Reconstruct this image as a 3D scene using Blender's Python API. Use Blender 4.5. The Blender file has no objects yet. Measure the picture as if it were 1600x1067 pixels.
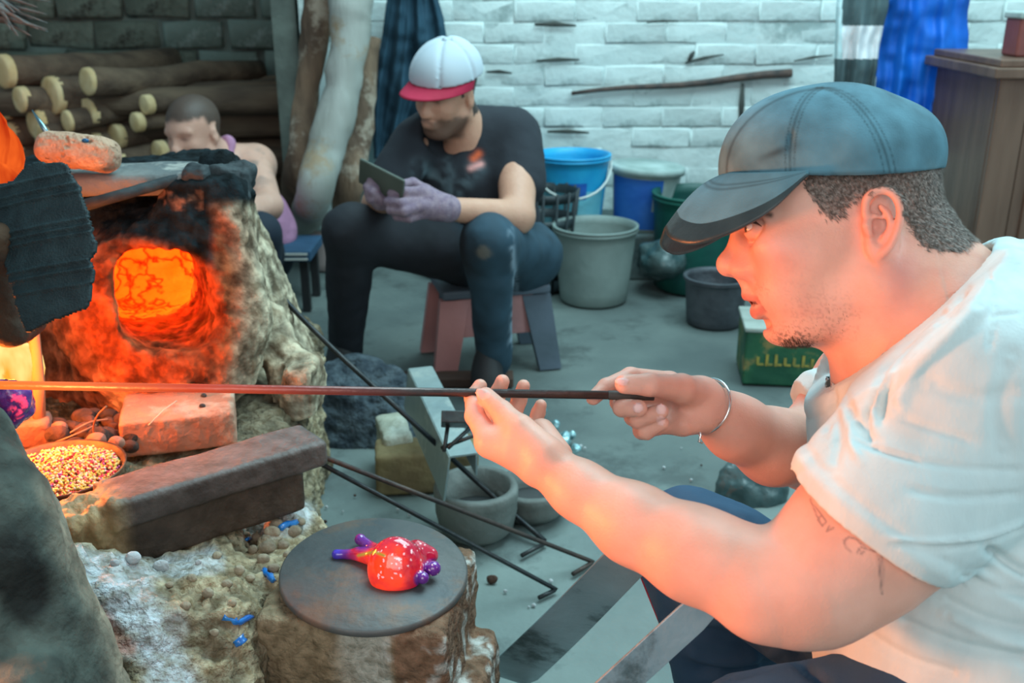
import bpy, math, random
import numpy as np
from mathutils import Vector, Matrix
random.seed(7); np.random.seed(7)
SC = bpy.context.scene
COL = SC.collection
# ------------------------------------------------------------------ camera
F = 1556.0            # focal length in pixels of the 1600 px frame (35 mm lens)
TH = math.radians(20.0); H = 1.13
CAM = np.array([0.0, 0.0, H])
RX = np.array([1.0, 0, 0]); UP = np.array([0, math.sin(TH), math.cos(TH)]); FW = np.array([0, math.cos(TH), -math.sin(TH)])
cd = bpy.data.cameras.new('camera'); cam = bpy.data.objects.new('camera', cd); COL.objects.link(cam)
cam.location = CAM; cam.rotation_euler = (math.pi/2 - TH, 0, 0)
cd.lens = 35.0; cd.sensor_width = 36.0; cd.clip_start = 0.02
cd.dof.use_dof = True; cd.dof.focus_distance = 1.17; cd.dof.aperture_fstop = 7.1
SC.camera = cam
SC.view_settings.view_transform = 'Standard'; SC.view_settings.look = 'None'
SC.view_settings.exposure = 0.0; SC.view_settings.gamma = 1.0; SC.view_settings.use_curve_mapping = False

def P(x, y, d):
    """point seen at pixel (x, y) whose distance along the view axis is d metres"""
    return CAM + RX*((x-800)/F*d) - UP*((y-533.5)/F*d) + FW*d
def PZ(x, y, z):
    """point seen at pixel (x, y) on the horizontal plane at height z"""
    v = RX*((x-800)/F) - UP*((y-533.5)/F) + FW
    return CAM + v*((z-H)/v[2])
def PY(x, y, Y):
    v = RX*((x-800)/F) - UP*((y-533.5)/F) + FW
    return CAM + v*(Y/v[1])
def depth(p): return float(np.dot(np.asarray(p)-CAM, FW))
def px(r, d): return r*d/F     # pixel length -> metres at depth d

# ------------------------------------------------------------------ light
w = bpy.data.worlds.new('world'); SC.world = w; w.use_nodes = True
w.node_tree.nodes['Background'].inputs[0].default_value = (0.50, 0.80, 0.92, 1)
w.node_tree.nodes['Background'].inputs[1].default_value = 0.44
def area(name, loc, target, size, power, color, spread=math.pi):
    l = bpy.data.lights.new(name, 'AREA'); l.shape = 'RECTANGLE'; l.size, l.size_y = size
    l.energy = power; l.color = color; l.spread = spread
    o = bpy.data.objects.new(name, l); COL.objects.link(o); o.location = loc
    o.rotation_euler = (Vector(target)-Vector(loc)).to_track_quat('-Z', 'Y').to_euler(); return o
def point(name, loc, power, color, r=0.05):
    l = bpy.data.lights.new(name, 'POINT'); l.energy = power; l.color = color; l.shadow_soft_size = r
    o = bpy.data.objects.new(name, l); COL.objects.link(o); o.location = loc; return o
COOL = (0.62, 0.93, 1.0)
area('roof_light', (0.9, 2.6, 3.4), (0.6, 2.2, 0), (2.6, 2.2), 160, COOL)          # roof opening above the yard side
area('doorway_light', (3.1, 0.6, 2.0), (0.9, 1.2, 0.5), (1.6, 2.0), 44, COOL)     # open doorway on the right
area('front_fill', (-.3, -1.5, 1.9), (.4, 1.2, .7), (2.4, 1.6), 38, (1.0, .86, .80))      # unseen fill added behind the camera to brighten the face
FIRE = (1.0, 0.30, 0.055)
point('fire_light', P(-780, 830, 0.80), 66, (1.0, 0.26, 0.065), 0.10)
point('fire_glow', P(-30, 560, 1.46), 15, (1.0, .19, .022), 0.06)
point('furnace_glow', P(262, 470, 1.68)+np.array([-.10, .30, .03]), 3.0, (1.0, 0.26, 0.02), 0.05)

# ------------------------------------------------------------------ materials
def mat(name, c1, c2=None, rough=0.7, scale=8.0, bump=0.0, bscale=60.0, metal=0.0, sss=0.0, ssr=(1,.3,.15), vcol=False, spec=0.5,
        mix=(0.35, 0.65), detail=6.0, emit=None, estr=0.0, trans=0.0, coat=0.0, ior=1.45, stretch=(1,1,1), bdist=0.01, c3=None, s3=3.0):
    m = bpy.data.materials.new(name); m.use_nodes = True
    nt = m.node_tree; n = nt.nodes; L = nt.links; b = n['Principled BSDF']
    tc = n.new('ShaderNodeTexCoord'); mp = n.new('ShaderNodeMapping'); mp.inputs['Scale'].default_value = stretch
    L.new(tc.outputs['Object'], mp.inputs[0])
    col = None
    c2 = c2 or c1
    ns = n.new('ShaderNodeTexNoise'); ns.inputs['Scale'].default_value = scale; ns.inputs['Detail'].default_value = detail
    L.new(mp.outputs[0], ns.inputs['Vector'])
    mr = n.new('ShaderNodeMapRange'); mr.inputs[1].default_value = mix[0]; mr.inputs[2].default_value = mix[1]
    L.new(ns.outputs[0], mr.inputs[0])
    mx = n.new('ShaderNodeMix'); mx.data_type = 'RGBA'
    mx.inputs[6].default_value = (*c1, 1); mx.inputs[7].default_value = (*c2, 1); L.new(mr.outputs[0], mx.inputs[0])
    col = mx.outputs[2]
    if c3:
        n3 = n.new('ShaderNodeTexNoise'); n3.inputs['Scale'].default_value = s3; n3.inputs['Detail'].default_value = 8; n3.inputs['Roughness'].default_value = .7
        L.new(tc.outputs['Object'], n3.inputs['Vector'])
        m3 = n.new('ShaderNodeMapRange'); m3.inputs[1].default_value = .53; m3.inputs[2].default_value = .62; L.new(n3.outputs[0], m3.inputs[0])
        x3 = n.new('ShaderNodeMix'); x3.data_type = 'RGBA'; x3.inputs[7].default_value = (*c3, 1); L.new(m3.outputs[0], x3.inputs[0]); L.new(col, x3.inputs[6]); col = x3.outputs[2]
    if vcol:
        at = n.new('ShaderNodeAttribute'); at.attribute_name = 'Col'
        x = n.new('ShaderNodeMix'); x.data_type = 'RGBA'; x.blend_type = 'MULTIPLY'; x.inputs[0].default_value = 1
        L.new(at.outputs['Color'], x.inputs[6]); L.new(col, x.inputs[7]); col = x.outputs[2]
    L.new(col, b.inputs['Base Color'])
    b.inputs['Roughness'].default_value = rough; b.inputs['Metallic'].default_value = metal
    b.inputs['Specular IOR Level'].default_value = spec; b.inputs['IOR'].default_value = ior
    if sss: b.inputs['Subsurface Weight'].default_value = sss; b.inputs['Subsurface Radius'].default_value = ssr; b.inputs['Subsurface Scale'].default_value = 0.012
    if trans: b.inputs['Transmission Weight'].default_value = trans
    if coat: b.inputs['Coat Weight'].default_value = coat; b.inputs['Coat Roughness'].default_value = 0.05
    if emit: b.inputs['Emission Color'].default_value = (*emit, 1); b.inputs['Emission Strength'].default_value = estr
    if bump:
        nb = n.new('ShaderNodeTexNoise'); nb.inputs['Scale'].default_value = bscale; nb.inputs['Detail'].default_value = 5
        L.new(mp.outputs[0], nb.inputs['Vector'])
        bm = n.new('ShaderNodeBump'); bm.inputs['Strength'].default_value = bump; bm.inputs['Distance'].default_value = bdist
        L.new(nb.outputs[0], bm.inputs['Height']); L.new(bm.outputs[0], b.inputs['Normal'])
    return m

# ------------------------------------------------------------------ object helpers
def link(o, parent=None):
    COL.objects.link(o)
    if parent is not None: o.parent = parent
    return o
def tag(o, label=None, cat=None, group=None, kind=None):
    if label: o['label'] = label
    if cat: o['category'] = cat
    if group: o['group'] = group
    if kind: o['kind'] = kind
    return o
def empty(name, label=None, cat=None, group=None):
    return tag(link(bpy.data.objects.new(name, None)), label, cat, group)
def mesh_obj(name, V, Fc, m, parent=None, smooth=True, col=None, mats=None, fm=None):
    me = bpy.data.meshes.new(name); V = np.asarray(V, dtype=np.float32)
    if isinstance(Fc, np.ndarray):
        k = Fc.shape[1]; nf = len(Fc)
        me.vertices.add(len(V)); me.vertices.foreach_set('co', V.ravel())
        me.loops.add(nf*k); me.loops.foreach_set('vertex_index', Fc.ravel().astype(np.int32))
        me.polygons.add(nf); me.polygons.foreach_set('loop_start', np.arange(0, nf*k, k, dtype=np.int32))
        me.update(calc_edges=True); me.validate()
    else:
        me.from_pydata([tuple(map(float, v)) for v in V], [], Fc)
    if smooth: me.polygons.foreach_set('use_smooth', np.ones(len(me.polygons), dtype=bool))
    if col is not None:
        a = me.color_attributes.new('Col', 'FLOAT_COLOR', 'POINT')
        c = np.ones((len(V), 4), dtype=np.float32); c[:, :3] = col; a.data.foreach_set('color', c.ravel())
    for q in (mats or [m]): me.materials.append(q)
    if fm is not None: me.polygons.foreach_set('material_index', np.asarray(fm, dtype=np.int32))
    me.update()
    return link(bpy.data.objects.new(name, me), parent)

# lattice noise (vectorised)
_L = {}
def vnoise(Pn, scale, seed=0, octv=3, rough=0.5):
    Pn = np.asarray(Pn, dtype=np.float64); out = np.zeros(len(Pn)); a = 1.0; tot = 0
    for o in range(octv):
        key = (seed+o) % 16
        if key not in _L: _L[key] = np.random.RandomState(100+key).rand(32, 32, 32)*2-1
        T = _L[key]; q = Pn*scale*(2**o)+seed*3.7; i = np.floor(q).astype(int); f = q-i; f = f*f*(3-2*f); i &= 31; j = (i+1) & 31
        def g(a_, b_, c_): return T[a_, b_, c_]
        x0, y0, z0 = i.T; x1, y1, z1 = j.T; fx, fy, fz = f.T
        v = ((g(x0,y0,z0)*(1-fx)+g(x1,y0,z0)*fx)*(1-fy)+(g(x0,y1,z0)*(1-fx)+g(x1,y1,z0)*fx)*fy)*(1-fz) + \
            ((g(x0,y0,z1)*(1-fx)+g(x1,y0,z1)*fx)*(1-fy)+(g(x0,y1,z1)*(1-fx)+g(x1,y1,z1)*fx)*fy)*fz
        out += a*v; tot += a; a *= rough
    return out/tot

class Sdf:
    """signed distance field on a grid; solids are blended, carved and then meshed as one surface"""
    def __init__(s, lo, hi, h):
        s.lo = np.array(lo, dtype=np.float32); s.h = h
        s.n = np.ceil((np.array(hi)-s.lo)/h).astype(int)+1
        s.F = np.full(tuple(s.n), 0.5, dtype=np.float32)
    def box(s, lo, hi):
        a = np.clip(np.floor((np.asarray(lo)-s.lo)/s.h).astype(int), 0, s.n-1); b = np.clip(np.ceil((np.asarray(hi)-s.lo)/s.h).astype(int)+1, 1, s.n)
        sl = tuple(slice(a[i], b[i]) for i in range(3))
        g = [(s.lo[i]+s.h*np.arange(a[i], b[i], dtype=np.float32)).reshape([-1 if j == i else 1 for j in range(3)]) for i in range(3)]
        return sl, g
    def comb(s, sl, d, k, op):
        A = s.F[sl]
        if A.size == 0: return
        if op == 'add':
            if k > 0:
                hh = np.maximum(k-np.abs(A-d), 0)/k; s.F[sl] = np.minimum(A, d)-hh*hh*k*0.25
            else: s.F[sl] = np.minimum(A, d)
        elif op == 'sub':
            d = -d
            if k > 0:
                hh = np.maximum(k-np.abs(A-d), 0)/k; s.F[sl] = np.maximum(A, d)+hh*hh*k*0.25
            else: s.F[sl] = np.maximum(A, d)
        elif op == 'and': s.F[sl] = np.maximum(A, d)
    def ell(s, c, r, ax=None, k=0.01, op='add'):
        c = np.asarray(c, dtype=np.float32); r = np.asarray(r, dtype=np.float32)
        ax = np.array([RX, UP, FW] if ax is None else ax, dtype=np.float32)
        m = float(r.max())+k+3*s.h; sl, g = s.box(c-m, c+m)
        x, y, z = g[0]-c[0], g[1]-c[1], g[2]-c[2]; q = 0; q2 = 0
        for i in range(3):
            t = x*ax[i][0]+y*ax[i][1]+z*ax[i][2]; q = q+(t/r[i])**2; q2 = q2+(t/(r[i]*r[i]))**2
        k0 = np.sqrt(q); k1 = np.sqrt(q2)+1e-9
        s.comb(sl, (k0*(k0-1)/k1).astype(np.float32), k, op); return s
    def sph(s, c, r, k=0.01, op='add'): return s.ell(c, (r, r, r), None, k, op)
    def cone(s, a, b, ra, rb, k=0.01, op='add', flat=None):
        """capsule with radii ra, rb; flat = (axis, factor) squeezes it along an axis"""
        a = np.asarray(a, dtype=np.float32); b = np.asarray(b, dtype=np.float32)
        fa, ff = (None, 1) if flat is None else flat
        m = max(ra, rb)*max(1, ff if flat else 1)+k+3*s.h
        sl, g = s.box(np.minimum(a, b)-m, np.maximum(a, b)+m)
        ab = b-a; L2 = float(ab@ab)+1e-12
        x, y, z = g[0]-a[0], g[1]-a[1], g[2]-a[2]
        t = np.clip((x*ab[0]+y*ab[1]+z*ab[2])/L2, 0, 1)
        dx, dy, dz = x-t*ab[0], y-t*ab[1], z-t*ab[2]
        d2 = dx*dx+dy*dy+dz*dz
        if flat is not None:
            fa = np.asarray(fa, dtype=np.float32); p = dx*fa[0]+dy*fa[1]+dz*fa[2]; d2 = d2-p*p+(p/ff)**2
        s.comb(sl, (np.sqrt(d2)-(ra+(rb-ra)*t)).astype(np.float32), k, op); return s
    def chain(s, pts, rs, k=0.008, op='add', flat=None):
        for i in range(len(pts)-1): s.cone(pts[i], pts[i+1], rs[i], rs[i+1], k, op, flat)
        return s
    def rbox(s, c, r, ax=None, rd=0.01, k=0.01, op='add'):
        c = np.asarray(c, dtype=np.float32); ax = np.array(np.eye(3) if ax is None else ax, dtype=np.float32); r = np.asarray(r)
        m = float(np.linalg.norm(r))+k+3*s.h; sl, g = s.box(c-m, c+m)
        x, y, z = g[0]-c[0], g[1]-c[1], g[2]-c[2]; o = 0; mi = -1e9
        for i in range(3):
            t = np.abs(x*ax[i][0]+y*ax[i][1]+z*ax[i][2])-(r[i]-rd); o = o+np.maximum(t, 0)**2; mi = np.maximum(mi, t)
        s.comb(sl, (np.sqrt(o)+np.minimum(mi, 0)-rd).astype(np.float32), k, op); return s
    def plane(s, p, n, op='and', near=None):
        """keep what lies behind the plane"""
        n = np.asarray(n, dtype=np.float32); n = n/np.linalg.norm(n); p = np.asarray(p)
        if near is None: sl, g = s.box(s.lo, s.lo+s.n*s.h)
        else: sl, g = s.box(np.asarray(near[0])-near[1], np.asarray(near[0])+near[1])
        d = (g[0]-p[0])*n[0]+(g[1]-p[1])*n[1]+(g[2]-p[2])*n[2]
        s.comb(sl, d.astype(np.float32), 0, 'and'); return s
    def fold(s, pts, w, amp):
        """amp > 0 presses a crease in along the line, amp < 0 raises a ridge"""
        for a, b in zip(pts[:-1], pts[1:]):
            a = np.asarray(a, dtype=np.float32); b = np.asarray(b, dtype=np.float32); m = 3*w
            sl, g = s.box(np.minimum(a, b)-m, np.maximum(a, b)+m)
            if s.F[sl].size == 0: continue
            ab = b-a; L2 = float(ab@ab)+1e-12; x, y, z = g[0]-a[0], g[1]-a[1], g[2]-a[2]
            t0 = (x*ab[0]+y*ab[1]+z*ab[2])/L2; t = np.clip(t0, 0, 1)
            d2 = (x-t*ab[0])**2+(y-t*ab[1])**2+(z-t*ab[2])**2
            tt = t0
            e = np.exp(-d2/(w*w))*((tt >= 0) & (tt < 1) if len(pts) > 2 else 1)
            s.F[sl] += amp*e
        return s
    def mesh(s, smooth=0):
        Fd = s.F; ins = Fd < 0; n = s.n
        c = np.zeros(tuple(n-1), dtype=np.int8)
        for i in (0, 1):
            for j in (0, 1):
                for k in (0, 1): c += ins[i:n[0]-1+i, j:n[1]-1+j, k:n[2]-1+k]
        act = np.argwhere((c > 0) & (c < 8)); idx = np.full(tuple(n-1), -1, dtype=np.int32)
        idx[tuple(act.T)] = np.arange(len(act))
        cor = np.array([[i, j, k] for i in (0, 1) for j in (0, 1) for k in (0, 1)])
        val = np.stack([Fd[tuple((act+cc).T)] for cc in cor], 1)
        sm = np.zeros((len(act), 3)); cnt = np.zeros(len(act))
        for a in range(8):
            for b in range(a+1, 8):
                if abs(cor[a]-cor[b]).sum() != 1: continue
                va, vb = val[:, a], val[:, b]; cr = (va < 0) != (vb < 0)
                t = np.where(cr, va/np.where(cr, va-vb, 1), 0)[:, None]
                sm += np.where(cr[:, None], cor[a]+t*(cor[b]-cor[a]), 0); cnt += cr
        V = (act+sm/cnt[:, None])*s.h+s.lo
        Q = []
        for ax in range(3):
            A = [slice(None)]*3; B = [slice(None)]*3; A[ax] = slice(0, n[ax]-1); B[ax] = slice(1, n[ax])
            u, v = (ax+1) % 3, (ax+2) % 3
            A[u] = B[u] = slice(1, n[u]-1); A[v] = B[v] = slice(1, n[v]-1)
            ia, ib = ins[tuple(A)], ins[tuple(B)]
            e = np.argwhere(ia != ib)
            if len(e) == 0: continue
            f = ia[tuple(e.T)]
            e[:, u] += 1; e[:, v] += 1
            du = np.zeros(3, int); du[u] = 1; dv = np.zeros(3, int); dv[v] = 1
            q = np.stack([idx[tuple((e-du-dv).T)], idx[tuple((e-dv).T)], idx[tuple(e.T)], idx[tuple((e-du).T)]], 1)
            q[~f] = q[~f][:, ::-1]; Q.append(q)
        Q = np.concatenate(Q)
        for _ in range(smooth):
            acc = np.zeros_like(V); cn = np.zeros(len(V))
            for a in range(4):
                for b in (1, 3):
                    np.add.at(acc, Q[:, a], V[Q[:, (a+b) % 4]]); np.add.at(cn, Q[:, a], 1)
            V = V*0.5+0.5*acc/np.maximum(cn, 1)[:, None]
        return V, Q
def normals(V, Q):
    n = np.cross(V[Q[:, 2]]-V[Q[:, 0]], V[Q[:, 3]]-V[Q[:, 1]]); N = np.zeros_like(V)
    for a in range(4): np.add.at(N, Q[:, a], n)
    return N/(np.linalg.norm(N, axis=1)[:, None]+1e-12)
def project(V):
    r = V-CAM; d = r@FW
    return 800+(r@RX)/d*F, 533.5-(r@UP)/d*F, d
def seg_dist(X, Y, pts):
    """distance in the plane from (X, Y) to a polyline"""
    out = np.full(len(X), 1e9)
    for (x0, y0), (x1, y1) in zip(pts[:-1], pts[1:]):
        dx, dy = x1-x0, y1-y0; t = np.clip(((X-x0)*dx+(Y-y0)*dy)/(dx*dx+dy*dy+1e-9), 0, 1)
        out = np.minimum(out, np.hypot(X-x0-t*dx, Y-y0-t*dy))
    return out
def inside(X, Y, poly):
    r = np.zeros(len(X), bool); n = len(poly)
    for i in range(n):
        x0, y0 = poly[i]; x1, y1 = poly[(i+1) % n]
        c = ((y0 > Y) != (y1 > Y)) & (X < (x1-x0)*(Y-y0)/((y1-y0) or 1e-9)+x0); r ^= c
    return r
def sstep(a, b, x): t = np.clip((x-a)/(b-a), 0, 1); return t*t*(3-2*t)
def press(V, Q, lines):
    """folds pressed into the side of a surface that faces the photographer: (points, width px, depth m)"""
    N = normals(V, Q); X, Y, D = project(V); fr = sstep(.05, -.25, ((V-CAM)/np.linalg.norm(V-CAM, axis=1)[:, None]*N).sum(1)); off = np.zeros(len(V))
    for pts, w_, a_ in lines:
        c = bez([np.array([*p, 0.]) for p in pts], 5); c = [(p[0], p[1]) for p in c]
        dd = seg_dist(X, Y, c); e0 = np.minimum(np.hypot(X-c[0][0], Y-c[0][1]), np.hypot(X-c[-1][0], Y-c[-1][1]))
        off -= a_*np.exp(-(dd/w_)**2)*sstep(0, 22, e0+6)
    return V+N*(off*fr)[:, None]
def merge(parts):
    Vs, Fs, o = [], [], 0
    for V, Q in parts: Vs.append(V); Fs.append(Q+o); o += len(V)
    return np.concatenate(Vs), np.concatenate(Fs)

# plain mesh builders: each returns (verts, quads)
def tube(pts, rs, n=12, close=False, cap=True):
    pts = [np.asarray(p, float) for p in pts]; m = len(pts)
    if np.isscalar(rs): rs = [rs]*m
    V = []; up = None
    for i in range(m):
        t = pts[(i+1) % m]-pts[i-1] if close or 0 < i < m-1 else (pts[1]-pts[0] if i == 0 else pts[-1]-pts[-2])
        t = t/(np.linalg.norm(t)+1e-12)
        if up is None: up = np.cross(t, [0, 0, 1] if abs(t[2]) < .9 else [1, 0, 0])
        up = up-t*(up@t); up /= np.linalg.norm(up); sd = np.cross(t, up)
        for k in range(n):
            a = 2*math.pi*k/n; V.append(pts[i]+(up*math.cos(a)+sd*math.sin(a))*rs[i])
    Q = []
    for i in range(m if close else m-1):
        for k in range(n):
            a, b = i*n+k, i*n+(k+1) % n; c, d = ((i+1) % m)*n+(k+1) % n, ((i+1) % m)*n+k; Q.append((a, b, c, d))
    V = np.array(V); Q = [tuple(q) for q in Q]
    if cap and not close:
        Q.append(tuple(range(n))[::-1]); Q.append(tuple((m-1)*n+k for k in range(n)))
    return V, Q
def lathe(prof, c, n=48, ax=None, sq=1.0):
    """profile of (radius, height) turned about the axis ax[2] through c"""
    ax = np.eye(3) if ax is None else np.asarray(ax); V = []; Q = []
    for r, h in prof:
        for k in range(n):
            a = 2*math.pi*k/n; V.append(np.asarray(c)+ax[0]*r*math.cos(a)+ax[1]*r*math.sin(a)*sq+ax[2]*h)
    for i in range(len(prof)-1):
        for k in range(n): Q.append((i*n+k, i*n+(k+1) % n, (i+1)*n+(k+1) % n, (i+1)*n+k))
    return np.array(V), Q
def join(parts):
    Vs, Fs, o = [], [], 0
    for V, Q in parts:
        Vs.append(np.asarray(V)); Fs += [tuple(int(i)+o for i in q) for q in Q]; o += len(V)
    return np.concatenate(Vs), Fs
def hexa(p):
    """8 corners: bottom ring then top ring"""
    return np.array(p), [(3, 2, 1, 0), (4, 5, 6, 7), (0, 1, 5, 4), (1, 2, 6, 5), (2, 3, 7, 6), (3, 0, 4, 7)]
def boxv(c, r, ax=None):
    ax = np.eye(3) if ax is None else np.asarray(ax); c = np.asarray(c)
    return hexa([c+ax[0]*r[0]*i+ax[1]*r[1]*j+ax[2]*r[2]*k for k in (-1, 1) for i, j in ((-1, -1), (1, -1), (1, 1), (-1, 1))])
def bevel(o, wd=0.003, seg=2):
    m = o.modifiers.new('bevel', 'BEVEL'); m.width = wd; m.segments = seg; m.limit_method = 'ANGLE'; return o
def bez(pts, n=8):
    """Catmull-Rom through the points"""
    p = [np.asarray(q, float) for q in pts]; p = [2*p[0]-p[1]]+p+[2*p[-1]-p[-2]]; out = []
    for i in range(1, len(p)-2):
        for k in range(n):
            t = k/n; out.append(0.5*((2*p[i])+(-p[i-1]+p[i+1])*t+(2*p[i-1]-5*p[i]+4*p[i+1]-p[i+2])*t*t+(-p[i-1]+3*p[i]-3*p[i+1]+p[i+2])*t**3))
    out.append(p[-2]); return out
def frame(zdir, xhint=(1, 0, 0)):
    z = np.asarray(zdir, float); z /= np.linalg.norm(z); x = np.asarray(xhint, float); x = x-z*(x@z); x /= np.linalg.norm(x)
    return np.array([x, np.cross(z, x), z])
def rotz(a): c, s_ = math.cos(a), math.sin(a); return np.array([[c, s_, 0], [-s_, c, 0], [0, 0, 1.0]])
# ================================================================== the room
M = {}
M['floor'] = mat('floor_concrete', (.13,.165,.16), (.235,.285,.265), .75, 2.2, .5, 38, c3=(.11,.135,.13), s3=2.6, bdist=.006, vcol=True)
M['white'] = mat('whitewash', (.70,.80,.78), (.55,.66,.65), .8, 3.2, .8, 14, c3=(.34,.43,.42), s3=2.6, bdist=.012)
M['darkstone'] = mat('dark_stone', (.075,.085,.065), (.17,.19,.15), .9, 5, .7, 22, bdist=.02, c3=(.035,.03,.022), s3=4)
M['darkmortar'] = mat('dark_mortar', (.16,.19,.165), (.08,.09,.08), .9, 6, .5, 30)
def struct(o): o['kind'] = 'structure'; return o
# floor: gently uneven sheet
nx, ny = 90, 90
gx, gy = np.meshgrid(np.linspace(-4.2, 4.2, nx), np.linspace(-1.5, 5.6, ny), indexing='ij')
FV = np.stack([gx.ravel(), gy.ravel(), np.zeros(nx*ny)], 1); FV[:, 2] = vnoise(FV, 1.6, 3, 3)*0.008-0.006
Q = np.array([(i*ny+j, (i+1)*ny+j, (i+1)*ny+j+1, i*ny+j+1) for i in range(nx-1) for j in range(ny-1)])
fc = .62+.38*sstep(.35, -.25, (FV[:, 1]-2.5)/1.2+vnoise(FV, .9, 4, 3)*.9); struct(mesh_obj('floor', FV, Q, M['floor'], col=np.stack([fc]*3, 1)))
WY = 4.32
def brick_mesh(name, w_, h_, dp, m, seed, jag=0.004):
    r = random.Random(seed); V = []
    for (y, ins) in ((0.0, 0), (-dp*.7, 0), (-dp, .008)):
        for sx, sz in ((-1, -1), (0, -1), (1, -1), (1, 1), (0, 1), (-1, 1)):
            V.append((sx*(w_/2-ins)+r.uniform(-jag, jag), y+(r.uniform(-jag, jag) if ins else 0), sz*(h_/2-ins)+r.uniform(-jag, jag)))
    Fc = [tuple(range(12, 18))]
    for a in (0, 6):
        for k in range(6): Fc.append((a+k, a+(k+1) % 6, a+6+(k+1) % 6, a+6+k))
    me = bpy.data.meshes.new(name); me.from_pydata(V, [], Fc); me.materials.append(m); me.polygons.foreach_set('use_smooth', [True]*len(Fc)); me.update(); return me
wall = struct(mesh_obj('wall_back', *boxv((1.42, WY+.1, 1.3), (2.3, .1, 1.31)), M['white'], smooth=False))
bm_ = [brick_mesh('brick', .248, .082, .0045, M['white'], i) for i in range(5)]
rr = random.Random(5)
for r_ in range(16):
    for c_ in range(18):
        x = -1.0+c_*.252+(r_ % 2)*.126; z = .06+r_*.086
        if x > 3.3 or x < -.80 or rr.random() < .035 or z > 1.40: continue
        o = bpy.data.objects.new('brick', rr.choice(bm_)); link(o, wall)
        o.location = (x, WY+rr.uniform(0, .005), z); o.rotation_euler = (0, rr.uniform(-.008, .008), rr.uniform(-.012, .012))
wl = struct(mesh_obj('wall_left', *boxv((-2.6, 5.55, 1.2), (1.65, .12, 1.22)), M['darkmortar'], smooth=False))
M['grimy'] = mat('grimy_brick', (.19,.24,.21), (.10,.125,.10), .9, 5, .6, 24, c3=(.26,.31,.28), s3=5, bdist=.015)
sm_ = [brick_mesh('stone', .33, .135, .03, M['darkstone'], 20+i, .010) for i in range(4)]
gm_ = [brick_mesh('stone', .30, .135, .03, M['grimy'], 40+i, .008) for i in range(3)]
for r_ in range(10):
    for c_ in range(9):
        x = -3.9+c_*.345+(r_ % 2)*.17; z = .1+r_*.152
        o = bpy.data.objects.new('stone', rr.choice(gm_ if x > -1.75 else sm_)); link(o, wl)
        o.location = (x, 5.43+rr.uniform(-.008, .012), z); o.rotation_euler = (0, rr.uniform(-.03, .03), rr.uniform(-.04, .04))
# side return between the two back walls
struct(mesh_obj('wall_return', *boxv((-.95, 4.95, 1.2), (.05, .6, 1.22)), M['darkmortar'], smooth=False))
# low concrete step along the back wall that carries the pails
M['step'] = mat('step_concrete', (.07,.10,.10), (.13,.17,.165), .85, 6, .5, 30)
st = mesh_obj('trim_1', *boxv((.62, 4.08, .085), (.95, .24, .095)), M['step'], smooth=False); bevel(st, .012); struct(st)
# rusty iron strip set in the wall
M['rust'] = mat('rusty_iron', (.13,.085,.07), (.05,.045,.045), .75, 20, .5, 60)
a, b = PY(893, 146, WY-.02), PY(1237, 115, WY-.02)
pts = [a+(b-a)*t+np.array([0, 0, .006*math.sin(t*9)]) for t in np.linspace(0, 1, 9)]
V, Q = tube(pts, [.008+.010*t for t in np.linspace(0, 1, 9)], 8)
tag(mesh_obj('iron_strip', V, Q, M['rust']), 'rusty iron strip running slantwise along the white brick wall', 'iron strip')
# small nicks where mortar has fallen out
M['gap'] = mat('open_joint', (.05,.055,.05), (.09,.1,.09), .95)
for x0, y0, x1, y1, r0 in ((835,38,900,40,.012),(838,95,905,93,.010),(855,205,920,207,.011),(1070,98,1130,85,.008),(1240,95,1300,86,.006),(1160,130,1156,200,.014),(760,112,800,114,.009),(1010,35,1060,33,.006),(1075,95,1085,80,.012),(1500,95,1560,88,.008),(1500,215,1555,213,.008),(1400,40,1460,36,.007)):
    a, b = PY(x0, y0, WY-.006), PY(x1, y1, WY-.006)
    V, Q = tube([a, (a+b)/2+np.array([0, 0, .004]), b], [r0*.5, r0, r0*.4], 6); V[:, 1] = WY-.0145+(V[:, 1]-WY)*.15
    mesh_obj('open_joint', V, Q, M['gap'], parent=wall)
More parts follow.
